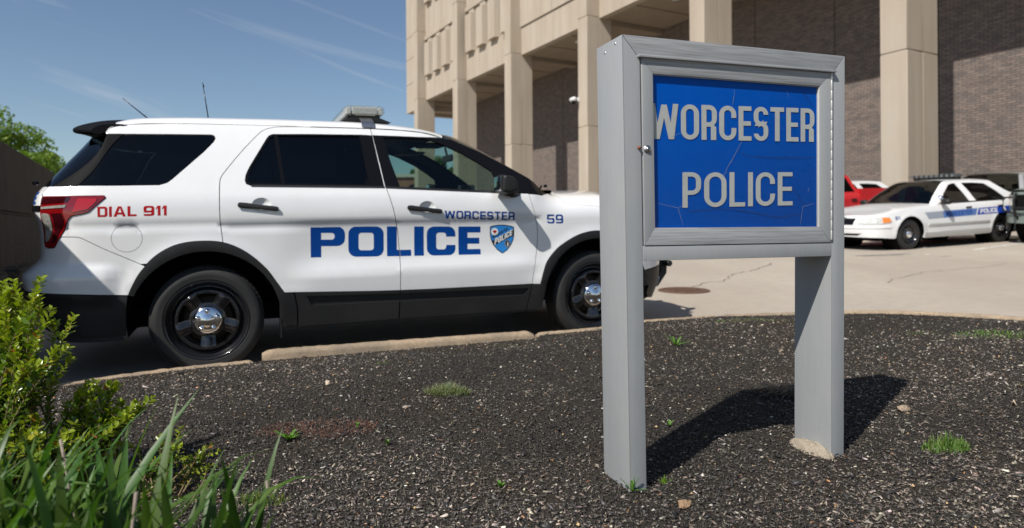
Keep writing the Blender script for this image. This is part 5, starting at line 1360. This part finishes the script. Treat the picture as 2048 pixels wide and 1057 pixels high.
def warp(o):
    for v in o.data.vertices:
        t = max(0., (1.72 - v.co.z) / 1.49); v.co.x += (.018 - .036 * v.co.x / .913) * t
    return o
D = .184
def sb(name, boxes, m=None, bev=.0018):
    b = MB()
    for a, c in boxes: b.box(a, c)
    return warp(b.build(name, m or sign_paint, sg, bevel=bev, seg=2))
def sp(name, poly, y0, y1, m=None, bev=.0018):
    b = MB(); b.prism(poly, y0, y1); return warp(b.build(name, m or sign_paint, sg, bevel=bev, seg=2))
sp('post', [(0, .05), (.064, .05), (.064, 1.6560), (.0522, 1.6565), (0, 1.7187)], 0, D)
sp('post', [(.913, .05), (.913, 1.7168), (.8648, 1.6565), (.851, 1.6560), (.851, .05)], 0, D)
sp('top_rail', [(.0025, 1.7190), (.9105, 1.7172), (.8640, 1.6572), (.0525, 1.6572)], .0, D, rail_paint)
sp('drip_edge', [(.0535, 1.6566), (.862, 1.6600), (.862, 1.6505), (.0535, 1.6475)], -.016, .02, rail_paint, .003)
sb('back_panel', [((.064, .120, .990), (.851, D - .003, 1.654))])
sb('cross_beam', [((.0645, -.0015, .987), (.8505, .118, 1.0350))])
sb('cabinet_side', [((.0645, .0065, 1.034), (.075, .118, 1.654)), ((.843, .0065, 1.034), (.8505, .118, 1.654)), ((.0755, .0065, 1.640), (.8425, .118, 1.6535))])
# door of four mitred rails with a glazed opening
x0, x1, z0, z1 = .0700, .8470, 1.0370, 1.6490; i0, i1, k0, k1 = .1099, .7954, 1.0940, 1.5990
door = []
for nm, poly, m_ in (('door_rail', [(x0, z1), (x1, z1), (i1 + .0006, k1), (i0 - .0006, k1)], rail_paint), ('door_rail', [(x0, z0), (x1, z0), (i1 + .0006, k0), (i0 - .0006, k0)], rail_paint),
                     ('door_stile', [(x0, z0 + .0012), (x0, z1 - .0012), (i0, k1 - .0004), (i0, k0 + .0004)], sign_paint), ('door_stile', [(x1, z0 + .0012), (x1, z1 - .0012), (i1, k1 - .0004), (i1, k0 + .0004)], sign_paint)):
    door.append(sp(nm, poly, -.004, .0095, m_, .0014))
sb('glazing_bead', [((i0 + .0004, .0015, k0), (i0 + .0025, .010, k1)), ((i1 - .0022, -.0015, k0), (i1 - .0002, .010, k1)), ((i0 + .0027, .0015, k1 - .0022), (i1 - .0024, .010, k1 - .0003))], letter_grey, .0008)
bp_ = sb('blue_panel', [((i0 - .02, .010, 1.070), (i1 + .02, .016, 1.620))], blue_panel, .0005)
pn = sb('glass_pane', [((i0 + .003, .0040, k0 + .0005), (i1 - .003, .0055, k1 - .003))], glass('sign_glass', (.965, .975, .97), ior=1.18), 0)
def sgs(y): 
    def f(s, q):
        s = np.asarray(s, float); q = np.asarray(q, float); t = np.maximum(0, (1.72 - q) / 1.49) * 0
        return np.stack([s + (.018 - .036 * s / .913) * t, np.full(np.broadcast(s, q).shape, -y), q + 0 * s], -1)
    return f
HEL = (.150, .128, .32, .070)
lettering('lettering', 'WORCESTER', HEL, {'*': .50, 'O': .53, 'C': .52, 'E': .40, 'R': .46, 'S': .46, 'T': .44, 'W': .82}, [(.1044, 1.3865), (.7790, 1.3999), (.1044, 1.5041), (.7800, 1.5197)], sgs(.0088), letter_grey, bp_, grid=0)
lettering('lettering', 'POLICE', (.145, .122, .36, .085), {'*': .52, 'P': .52, 'O': .64, 'L': .46, 'C': .58, 'E': .46}, [(.2271, 1.1605), (.6802, 1.1709), (.2280, 1.2793), (.6812, 1.2884)], sgs(.0088), letter_grey, bp_, grid=0)
crk_l = mat('pale_crack', (.20, .26, .38), .6); crk_d = mat('dark_crack', (.006, .012, .05), .6)
def crack(pts, w, m_):
    P = dens([(x * .977 - .0067, z * 1.0 - .0008) for x, z in pts], .012, False); P = [(x + rng.normal(0, .0009), z + rng.normal(0, .0009)) for x, z in P]; V = []
    for i, (x, z) in enumerate(P):
        a = P[max(i - 1, 0)]; c = P[min(i + 1, len(P) - 1)]; d = np.array(c) - np.array(a); d /= np.linalg.norm(d) + 1e-9; ww = w * (.4 + .6 * math.sin(math.pi * i / (len(P) - 1)) ** .5) * random.uniform(.6, 1.2)
        V += [(x - d[1] * ww, .0078, z + d[0] * ww), (x + d[1] * ww, .0078, z - d[0] * ww)]
    mk('crack', V, [(2 * i, 2 * i + 1, 2 * i + 3, 2 * i + 2) for i in range(len(P) - 1)], m_, bp_)
crack([(.4548, 1.571), (.4461, 1.5165)], .0009, crk_l); crack([(.4866, 1.3945), (.407, 1.2742), (.400, 1.262)], .0010, crk_l)
crack([(.4676, 1.3607), (.49, 1.347), (.5135, 1.3411), (.58, 1.339), (.6421, 1.3392), (.73, 1.341), (.814, 1.3456)], .0009, crk_d)
crack([(.1419, 1.1759), (.19, 1.168), (.2225, 1.1595), (.232, 1.13), (.2415, 1.1021)], .0007, crk_l); crack([(.2225, 1.1595), (.2378, 1.170)], .0007, crk_l)
crack([(.2478, 1.1477), (.32, 1.154), (.3877, 1.1582), (.45, 1.156), (.5119, 1.148), (.60, 1.133), (.6622, 1.1303), (.71, 1.137), (.7511, 1.1465)], .0009, crk_d)
crack([(.7373, 1.1013), (.745, 1.14), (.7513, 1.1683), (.7966, 1.1775)], .0007, crk_l); crack([(.70, 1.238), (.735, 1.20), (.751, 1.168)], .0007, crk_d); crack([(.745, 1.585), (.80, 1.53)], .0007, crk_d); crack([(.20, 1.395), (.235, 1.412)], .0006, crk_l)
crack([(.683, 1.575), (.690, 1.555)], .0006, crk_l); crack([(.772, 1.22), (.778, 1.235)], .0009, crk_l)
# lock, latch bolt, hinge, screws
lk = MB(); lk.lathe([(0, -.0095), (.008, -.0095), (.0095, -.0085), (.0098, -.0052), (.0132, -.0055), (.0138, -.0030)], 24, (.0883, 0, 1.3508)); lk.lathe([(.0052, -.0098), (.0062, -.0112), (0, -.0112)], 16, (.0883, 0, 1.3508)); lo = lk.build('lock', dull_metal, door[2])
b = MB(); b.box((.0876, -.0119, 1.3473), (.0890, -.0111, 1.3543)); b.build('keyhole', void, lo)
b = MB(); b.lathe([(0, -.010), (.004, -.009), (.0055, -.004), (.0055, .002)], 14, (.0590, 0, 1.3543)); b.build('rusty_bolt', mat('rust', (.22, .07, .03), .8, var=(200, .8, (.10, .03, .015))), sg)
b = MB(); z = 1.046
while z < 1.640: b.lathe([(0, z), (.0032, z), (.0036, z + .001), (.0036, z + .0335), (.0032, z + .0345), (0, z + .0345)], 10, (.8490, -.0035, 0), axis=2); z += .0362
b.box((.8475, -.0022, 1.044), (.8506, .003, 1.644)); warp(b.build('piano_hinge', worn, sg))
b = MB()
for yy, zz in ((.045, 1.700), (.120, 1.688)): b.lathe([(0, -.0022), (.003, -.0018), (.0042, .0004)], 12, (-.0, yy, zz), axis=0)
b.build('screw', dull_metal, sg)
for xx in (.0,):
    b = MB(); b.box((-.0010, -.0010, .24), (.0016, .0016, 1.716)); warp(b.build('worn_edge', worn, sg, bevel=0))
b = MB(); b.box((.8502, -.0008, .26), (.8518, .0008, .985)); warp(b.build('worn_edge', worn, sg, bevel=0))
# concrete footing at the right post
bm = bmesh.new(); bmesh.ops.create_icosphere(bm, subdivisions=4, radius=1)
for v in bm.verts:
    n_ = .10 * math.sin(v.co.x * 9 + 1) * math.sin(v.co.y * 8) + .05 * math.sin(v.co.z * 22 + v.co.x * 17)
    v.co = Vector((.822 + (.040 + .01 * n_) * v.co.x * (1 + n_ * .8), .085 + .105 * v.co.y * (1 + n_ * .5), .258 + .036 * v.co.z * (1 + n_)))
me = bpy.data.meshes.new('concrete_footing'); bm.to_mesh(me); bm.free(); me.materials.append(mat('rough_concrete', (.30, .25, .185), .95, bump=(90, 1, .01), var=[(60, .8, (.26, .21, .155)), (150, .5, (.42, .37, .30))])); me.polygons.foreach_set('use_smooth', [True] * len(me.polygons))
o = bpy.data.objects.new('concrete_footing', me); col.objects.link(o); o.parent = sg
# ------------------------------------------------------------------ mulch chips
def chips(N, seed, y0, y1, lmin, lmax, name, label_colors, probs):
    g = np.random.default_rng(seed)
    # nearer the camera more chips per square metre than far off
    t = g.uniform(0, 1, N * 2); Y = (y0 ** -.3 + t * (y1 ** -.3 - y0 ** -.3)) ** (-1 / .3)
    X = g.uniform(-1, 1, N * 2) * (.90 * Y + .8)
    ok = (Y < kerb_y(X) + .01) & (X > -3.2) & (X < 5.3); X, Y = X[ok][:N], Y[ok][:N]; n = len(X)
    Z = bed(X, Y)
    L_ = lmin + (lmax - lmin) * g.beta(1.3, 3.2, n); W_ = L_ * g.uniform(.10, .36, n); T_ = np.minimum(L_ * g.uniform(.08, .25, n), .006)
    yaw = g.uniform(0, 6.28, n); tl = g.normal(0, .30, n); rl = g.normal(0, .4, n)
    ax = np.stack([np.cos(yaw) * np.cos(tl), np.sin(yaw) * np.cos(tl), np.sin(tl)], 1); b0 = np.stack([-np.sin(yaw), np.cos(yaw), 0 * yaw], 1); nn = np.cross(ax, b0)
    by = b0 * np.cos(rl)[:, None] + nn * np.sin(rl)[:, None]; nz_ = np.cross(ax, by)
    C = np.stack([X, Y, Z + g.uniform(-.001, .008, n)], 1)
    cor = []
    for (i, j, k) in ((-1, -.5, 0), (1, -.35, 0), (.8, .5, 0), (-.85, .4, 0), (-.8, -.35, 1), (.85, -.2, 1), (.7, .35, 1), (-.7, .3, 1)):
        jit = g.uniform(.75, 1.1, (n, 1))
        cor.append(C + ax * (L_ / 2 * i)[:, None] * jit + by * (W_ * j)[:, None] * jit + nz_ * (T_ * k)[:, None])
    V = np.stack(cor, 1).reshape(-1, 3)
    F0 = np.array([(4, 5, 6, 7), (0, 1, 5, 4), (1, 2, 6, 5), (2, 3, 7, 6), (3, 0, 4, 7)])
    F = (np.arange(n)[:, None, None] * 8 + F0[None]).reshape(-1, 4)
    ci = g.choice(len(probs), n, p=probs); pt_ = sst(.25, 1.0, bumps(X * .9 + 9, Y * .9)) * g.uniform(0, 1, n); ci = np.where(pt_ > .62, np.minimum(ci + 1, 3), ci); fld = 1 + .38 * np.clip(bumps(X * 1.3 + 3, Y * 1.3), -1.2, 1.6)[:, None]; c = np.array(label_colors)[ci] * g.uniform(.6, 1.5, (n, 1)) * fld * (1 + g.normal(0, .05, (n, 3)))
    return mk(name, V, F, chipm, smooth=False, cols=np.repeat(np.clip(c, 0, .8), 8, 0))
chipm = attr_mat('wood_chips', .50, .5)
tag(chips(245000, 1, .95, 6.3, .005, .027, 'wood_chips', [(.017, .0145, .0125), (.043, .035, .029), (.100, .082, .064), (.20, .165, .13), (.38, .34, .29), (.26, .13, .06)], [.42, .31, .185, .065, .015, .005]), kind='stuff')
tag(chips(3000, 2, .95, 5.5, .02, .055, 'wood_chips', [(.014, .013, .013), (.035, .032, .03), (.14, .12, .10), (.30, .26, .22)], [.52, .30, .13, .05]), kind='stuff')
# pebbles among the chips
def pebbles(N, seed):
    g = np.random.default_rng(seed); X = []; Y = []
    while len(X) < N:
        y = g.uniform(1.9, 5.9); x = g.uniform(-.78, .78) * y
        k = math.exp(-((x - 2.7) / .9) ** 2 - ((y - 4.2) / .8) ** 2)
        if y < kerb_y(x) - .02 and x > -2.9 and g.uniform() < .32 + k: X.append(x); Y.append(y)
    X = np.array(X); Y = np.array(Y); Z = bed(X, Y); r = .003 + .011 * g.beta(1.2, 3.5, N)
    dirs = np.array([(1, 0, 0), (0, 1, 0), (-1, 0, 0), (0, -1, 0), (0, 0, 1), (0, 0, -1)], float)
    V = (np.stack([X, Y, Z + r * .5], 1)[:, None, :] + dirs[None] * (r[:, None, None] * g.uniform(.6, 1.25, (N, 6, 1))) * np.array([1, 1, .6])).reshape(-1, 3)
    F0 = np.array([(0, 1, 4), (1, 2, 4), (2, 3, 4), (3, 0, 4), (1, 0, 5), (2, 1, 5), (3, 2, 5), (0, 3, 5)]); F = (np.arange(N)[:, None, None] * 6 + F0[None]).reshape(-1, 3)
    pal = np.array([(.46, .40, .31), (.36, .33, .29), (.50, .34, .17), (.55, .52, .46), (.24, .21, .18)]); c = pal[g.integers(0, 5, N)] * g.uniform(.6, 1.15, (N, 1))
    return tag(mk('gravel', V, F, chipm, smooth=True, cols=np.repeat(c, 6, 0)), kind='stuff')
pebbles(1300, 4)
# dry thatch and reddish shreds
def shreds(name, cx, cy, rx, ry, N, Lm, cols_, seed, lift=.012, wd=.0012, up_=.3, direction=None):
    g = np.random.default_rng(seed); V = []; F = []; Cc = []
    for i in range(N):
        a = g.uniform(0, 6.28); k = math.sqrt(g.uniform(0, 1)); x = cx + rx * k * math.cos(a); y = cy + ry * k * math.sin(a); z = float(bed(x, y)) + g.uniform(0, lift)
        t = g.uniform(0, 6.28) if direction is None else g.normal(direction, .35); d = np.array([math.cos(t), math.sin(t), g.uniform(0, up_)]); L_ = Lm * g.uniform(.4, 1.2); s_ = np.array([-math.sin(t), math.cos(t), 0]) * wd
        p0 = np.array([x, y, z]); p1 = p0 + d * L_ * .5 + np.array([0, 0, L_ * .08]); p2 = p0 + d * L_ + np.array([0, 0, -L_ * .15 * up_]); n = len(V)
        V += [p0 - s_, p0 + s_, p1 + s_, p1 - s_, p2]; F += [(n, n + 1, n + 2, n + 3), (n + 3, n + 2, n + 4)]; c = np.array(cols_[g.integers(len(cols_))]) * g.uniform(.6, 1.3); Cc += [c] * 5
    me = mk(name, V, F, chipm, cols=np.array(Cc)); return tag(me, kind='stuff')
def bedpt(x, y, dz=.16):
    """where a picture point falls on the mulch (used once to set each plant down)"""
    a = x - 1024; b = 457 - y; X = (a + ROLL * b) / 1365; Z = (-ROLL * a + b) / 1365
    t = (CAM_Z - dz) / (.005 * X + .036 - Z); return t * X, t
shreds('red_shreds', -.82, 2.86, .25, .12, 900, .028, [(.13, .045, .024), (.16, .06, .034), (.08, .035, .022), (.18, .12, .08)], 5)
shreds('dry_thatch', 1.36, 3.33, .12, .10, 260, .16, [(.13, .12, .095), (.20, .185, .15), (.09, .085, .07)], 6, lift=.05, direction=3.5)
shreds('dry_thatch', 2.0, 2.95, .20, .12, 90, .05, [(.20, .16, .12), (.12, .08, .06)], 8)
shreds('dry_thatch', 0.5, 3.5, 2.6, 1.7, 2600, .024, [(.20, .17, .13), (.30, .26, .21), (.10, .09, .075)], 9)
# bark piece and dead leaves
def leaf_litter(name, pts, label, colr, sz, yaw, cat):
    x, y = pts; z = float(bed(x, y)) + .012; n = 14; V = []; 
    for k in range(n):
        a = 2 * math.pi * k / n; r = sz * (1 + .22 * math.sin(3 * a + sz * 90) + .15 * math.sin(5 * a)); px, py = r * math.cos(a), r * .45 * math.sin(a)
        V.append((x + px * math.cos(yaw) - py * math.sin(yaw), y + px * math.sin(yaw) + py * math.cos(yaw), z + .012 * math.cos(2 * a) + .004 * math.sin(3 * a)))
    V.append((x, y, z + .016)); V += [(a, b, c - .003) for a, b, c in V]
    F = [(k, (k + 1) % n, n) for k in range(n)] + [(n + 1 + (k + 1) % n, n + 1 + k, 2 * n + 1) for k in range(n)] + [(k, n + 1 + k, n + 1 + (k + 1) % n, (k + 1) % n) for k in range(n)]
    return tag(mk(name, V, F, mat(name + '_' + str(len(MATS)), colr, .8, bump=(120, .8), var=(60, .5, tuple(c * .6 for c in colr))), smooth=True), label, cat)
leaf_litter('bark_piece', bedpt(1806, 826), 'curled tan piece of bark on the mulch right of the sign shadow', (.36, .27, .19), .036, .4, 'bark piece')
leaf_litter('dead_leaf', bedpt(1368, 1022), 'curled brown dead leaf on the mulch in front of the sign left post', (.30, .19, .11), .022, .1, 'dead leaf')
leaf_litter('stone', bedpt(2028, 820), 'rounded tan stone on the mulch at the far right', (.48, .37, .25), .022, .9, 'stone')
leaf_litter('stone', bedpt(655, 775), 'small pale tan stone on the mulch below the SUV rear wheel', (.52, .42, .32), .013, .3, 'stone')

# ------------------------------------------------------------------ plants
green = attr_mat('plant_leaves', .45, .45, trl=.30)
def blades(B, base, n, spread, hmin, hmax, wd, g, c0, lean=(0, 0), curl=.6, seg=9):
    """strap leaves into lists B=(V,F,C)"""
    V, F, C = B
    for i in range(n):
        a = g.uniform(0, 6.28); k = spread * math.sqrt(g.uniform(0, 1)); x, y = base[0] + k * math.cos(a), base[1] + k * math.sin(a); z = float(bed(x, y)) - .01
        t = g.uniform(0, 6.28); H = g.uniform(hmin, hmax); d = np.array([math.cos(t) * .8 + lean[0], math.sin(t) * .8 + lean[1], 0]); out = g.uniform(.12, curl); w = wd * g.uniform(.65, 1.15)
        s_ = np.cross(np.array([0, 0, 1.]), d); s_ /= np.linalg.norm(s_) + 1e-9; tw = g.uniform(-.5, .5)
        n0 = len(V); cc = np.array(c0) * g.uniform(.7, 1.3) * np.array([g.uniform(.85, 1.3), 1, g.uniform(.7, 1.2)])
        br = g.uniform(.55, 1.0)
        for j in range(seg + 1):
            u = j / seg; r = out * H * u ** 1.9; zz = H * (u - (max(0, u - br) ** 2) * 2.2 * (1 if out > .3 else .2)) * (1 - .18 * u * out)
            p = np.array([x, y, z]) + d * r + np.array([0, 0, zz]); ww = w * (.55 + .9 * u) * (1 - u ** 3) if u < 1 else 0
            ww = w * min(1, .5 + 2 * u) * (1 - u ** 3.2)
            sd_ = s_ * math.cos(tw * u) + np.array([0, 0, 1]) * math.sin(tw * u); fold = np.array([0, 0, -.18 * ww])
            V += [p - sd_ * ww / 2, p + fold * 1.0, p + sd_ * ww / 2]; C += [cc * (.8 + .35 * u)] * 3
            if j: 
                q = n0 + 3 * (j - 1); F += [(q, q + 1, q + 4, q + 3), (q + 1, q + 2, q + 5, q + 4)]
def finish(name, B, label, cat, group=None, m=None, parent=None):
    V, F, C = B; o = mk(name, V, F, m or green, parent, smooth=True, cols=np.array(C))
    return tag(o, label, cat, group) if label else o
DAY = (.045, .100, .015)
for i, (x, y, n, h0, h1, sprd, wd_, lab) in enumerate([
    (-1.18, 1.22, 70, .46, .66, .15, .034, 'leftmost clump of long green strap leaves under the shrub in the bottom left corner'),
    (-.95, 1.16, 70, .45, .65, .14, .034, 'second clump of strap leaves from the left, in front of the shrub'),
    (-.74, 1.22, 56, .43, .64, .12, .030, 'third clump of strap leaves from the left, with tall bright blades'),
    (-1.30, 1.55, 64, .38, .56, .16, .032, 'clump of strap leaves behind the leftmost one, against the shrub'),
    (-1.00, 1.50, 64, .36, .54, .15, .032, 'clump of strap leaves at the back of the bed corner, right of the shrub foot'),
    (-.58, 1.34, 34, .36, .57, .09, .026, 'rightmost clump of strap leaves, arching over the mulch')]):
    g = random.Random(30 + i); B = ([], [], []); blades(B, (x, y), n, sprd, h0, h1, wd_, g, DAY, lean=(.22, .05), curl=.62)
    d_ = finish('daylily', B, lab, 'daylily', 'daylily clumps in the bottom left corner')
    st = MB()
    for k in range(1):
        xx, yy = x + g.uniform(-.1, .1), y + g.uniform(-.05, .12); zz = float(bed(xx, yy)); st.tube([(xx, yy, zz), (xx + g.uniform(-.02, .03), yy, zz + .22), (xx + g.uniform(-.05, .07), yy, zz + g.uniform(.34, .46))], [.0028, .002, .0034], 6)
    st.build('dry_stalk', mat('dry_stalk_' + str(i), (.26, .21, .17), .8, var=(60, .6, (.16, .12, .10))), d_)
# tall single blades whose tips show against the mulch
g = random.Random(77); B = ([], [], [])
for (x, y, tx, ty, tz) in [(-.60, 1.45, -.56, 1.5, .60), (-.52, 1.5, -.40, 1.62, .62), (-.42, 1.55, -.24, 1.7, .56), (-.80, 1.4, -.74, 1.5, .66), (-.95, 1.4, -.78, 1.55, .78)]:
    pass
# shrub: arching stems set with small oval leaves
def leaf_at(B, p, d, nrm_, L_, W_, c):
    V, F, C = B; d = d / (np.linalg.norm(d) + 1e-9); s_ = np.cross(d, nrm_); s_ /= np.linalg.norm(s_) + 1e-9; u_ = np.cross(s_, d); n0 = len(V)
    V += [p, p + d * L_ * .35 + s_ * W_ * .5 + u_ * W_ * .16, p + d * L_ * .72 + s_ * W_ * .42 + u_ * W_ * .14, p + d * L_, p + d * L_ * .72 - s_ * W_ * .42 + u_ * W_ * .14, p + d * L_ * .35 - s_ * W_ * .5 + u_ * W_ * .16, p + d * L_ * .5 - u_ * W_ * .02]
    F += [(n0, n0 + 1, n0 + 6), (n0 + 1, n0 + 2, n0 + 6), (n0 + 2, n0 + 3, n0 + 6), (n0 + 3, n0 + 4, n0 + 6), (n0 + 4, n0 + 5, n0 + 6), (n0 + 5, n0, n0 + 6)]; C += [c] * 7
def shrub(name, base, nst, tips, label, seed, leafL=.031):
    g = np.random.default_rng(seed); root = empty(name, Matrix.Translation((base[0], base[1], float(bed(base[0], base[1])))), label=label, cat='shrub')
    B = ([], [], []); st = MB(); 
    for i in range(nst):
        k = tips[g.integers(len(tips))]; tip = np.array([k[0] + g.normal(0, k[3]), k[1] + g.normal(0, k[3]), k[2] + g.normal(0, k[3] * .8)]) - np.array([base[0], base[1], 0])
        b0 = np.array([g.normal(0, .07), g.normal(0, .07), 0]); z0 = float(bed(base[0], base[1])); tip[2] -= z0; tip[2] = max(tip[2], .08)
        m = b0 * .4 + tip * .55 + np.array([0, 0, .10 * tip[2]]) + g.normal(0, .015, 3)
        P = np.array(cr([tuple(b0), tuple(m), tuple(tip)], 12)); Q = P[::3]; st.tube([tuple(p) for p in Q], [.0045 - .004 * t_ / (len(Q) - 1) for t_ in range(len(Q))], 5, cap=False)
        L_tot = np.linalg.norm(np.diff(P, axis=0), axis=1).sum(); nl = int(L_tot / .0085)
        yng = g.uniform() < .5
        for j in range(nl):
            t = 1 - (j / nl) * .80; f = t * (len(P) - 1); a = int(min(f, len(P) - 2)); p = P[a] + (P[a + 1] - P[a]) * (f - a); d = P[a + 1] - P[a]; d /= np.linalg.norm(d) + 1e-9
            ph = j * 2.4 + g.normal(0, .5); s1_ = np.cross(d, [0.3, .2, 1]); s1_ /= np.linalg.norm(s1_) + 1e-9; s2_ = np.cross(d, s1_); o = s1_ * math.cos(ph) + s2_ * math.sin(ph)
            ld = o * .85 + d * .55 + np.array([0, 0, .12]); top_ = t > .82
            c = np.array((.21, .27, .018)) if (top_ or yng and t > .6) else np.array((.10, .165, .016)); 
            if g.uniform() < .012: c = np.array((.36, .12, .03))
            elif g.uniform() < .06: c = np.array((.28, .27, .03))
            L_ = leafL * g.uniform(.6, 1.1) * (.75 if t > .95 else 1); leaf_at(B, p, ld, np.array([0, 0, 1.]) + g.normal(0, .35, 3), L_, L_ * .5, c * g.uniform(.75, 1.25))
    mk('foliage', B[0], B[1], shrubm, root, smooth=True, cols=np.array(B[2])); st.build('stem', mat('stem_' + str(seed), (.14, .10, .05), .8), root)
    return root
shrubm = attr_mat('shrub_leaves', .28, .5, trl=.30)
shrub('shrub', (-1.62, 2.18), 105, [(-1.80, 2.25, .84, .06), (-1.64, 2.22, .92, .05), (-1.56, 2.2, .84, .05), (-1.47, 2.12, .70, .06), (-1.75, 2.05, .62, .10), (-1.5, 2.0, .48, .09), (-1.9, 2.0, .5, .1), (-1.40, 2.1, .42, .07)], 'bushy bright green shrub with small oval leaves in front of the SUV rear bumper', 41)
shrub('shrub', (-1.42, 2.22), 50, [(-1.38, 2.26, .56, .04), (-1.27, 2.28, .50, .03), (-1.33, 2.24, .44, .05), (-1.42, 2.2, .50, .06), (-1.50, 2.1, .40, .08)], 'low spreading green shrub shoots reaching right over the kerb end', 42)
shrub('shrub', (-1.16, 2.25), 26, [(-1.10, 2.28, .37, .04), (-1.0, 2.25, .35, .03), (-1.18, 2.22, .33, .05)], 'small leafy shrub sprig just behind the tall strap leaves', 43, .021)

def tuft(name, px, n, sprd, h, wd, label, cat, c0, seed, curl=.5, sq=.5):
    g = random.Random(seed); x, y = bedpt(*px); B = ([], [], [])
    V, F, C = B
    for i in range(n):
        a = g.uniform(0, 6.28); k = math.sqrt(g.uniform(0, 1)); xx, yy = x + sprd * k * math.cos(a), y + sprd * sq * k * math.sin(a)
        blades(B, (xx, yy), 1, .001, h * .4 * (1.2 - k * .6), h * (1.25 - k * .7), wd, g, c0, curl=curl, seg=3)
    o = finish(name, B, label, cat)
    if sprd > .12: o['kind'] = 'stuff'; del o['category']
    return o
tuft('weed', (895, 790), 1500, .11, .085, .0026, 'fuzzy grey green cushion of weed alone in the middle of the mulch', 'weed', (.17, .21, .11), 1, curl=1.3)
tuft('weed', (1893, 905), 300, .09, .085, .005, 'loose bright green weed tuft on the mulch right of the sign', 'weed', (.11, .20, .045), 2)
tuft('weed', (1995, 668), 600, .30, .04, .006, 'widest flat green weed patch near the kerb at the far right', 'weed', (.12, .23, .045), 3, sq=.6)
tuft('weed', (1838, 664), 160, .16, .03, .005, 'thin low weed patch left of the widest patch near the kerb', 'weed', (.11, .18, .05), 4, sq=.4)
tuft('weed', (1500, 642), 420, .42, .035, .005, 'thin line of short weeds along the kerb seen between the two sign posts', 'weed', (.12, .20, .05), 5, sq=.25)
tuft('weed', (1020, 680), 150, .26, .03, .004, 'sparse short weeds along the kerb below the SUV front door', 'weed', (.11, .18, .05), 6, sq=.3)
tuft('weed', (765, 728), 60, .05, .035, .004, 'tiny green tuft on the mulch under the SUV rear door', 'weed', (.10, .19, .04), 7)
tuft('weed', (520, 990), 420, .10, .05, .003, 'fine pale green weed patch beside the rightmost strap leaves', 'weed', (.13, .20, .04), 8)
tuft('weed', (1330, 968), 40, .02, .05, .006, 'small green sprout standing just right of the sign left post', 'weed', (.13, .26, .03), 9)
def rosette(name, px, n, L_, label, seed, c0=(.10, .22, .03), upr=.35, W_=.016):
    g = np.random.default_rng(seed); x, y = bedpt(*px); z = float(bed(x, y)) + .004; B = ([], [], [])
    for i in range(n):
        a = 2 * math.pi * i / n + g.normal(0, .3); l = L_ * g.uniform(.6, 1.15); d = np.array([math.cos(a), math.sin(a), g.uniform(.1, upr * 2)]); 
        for k in range(3):
            leaf_at(B, np.array([x, y, z]) + d / np.linalg.norm(d) * l * .27 * k, d + np.array([0, 0, -.1 * k]), np.array([0, 0, 1.]), l * .45, W_ * (1 - .12 * k), np.array(c0) * g.uniform(.8, 1.25))
    return finish(name, B, label, 'weed')
rosette('dandelion', (1352, 697), 7, .10, 'leafy dandelion rosette on the mulch just right of the sign left post', 1, upr=.9)
rosette('dandelion', (578, 880), 8, .075, 'leafy green dandelion rosette on the mulch left of the cushion weed', 2, upr=.5)
rosette('dandelion', (715, 858), 3, .035, 'single upright green sprout right of the dandelion rosette', 3, upr=2, W_=.012)
rosette('dandelion', (775, 888), 4, .030, 'tiny two leaved seedling on the mulch lower right of the upright sprout', 4, upr=1)
rosette('dandelion', (1265, 985), 9, .055, 'green weed growing against the foot of the sign left post', 5, upr=2.2, W_=.010)
rosette('dandelion', (1000, 968), 4, .03, 'small pale sprout on the mulch near the bottom middle', 6, upr=1)
rosette('dandelion', (1340, 850), 4, .025, 'small green sprout in the sign shadow between the posts', 7, upr=1)
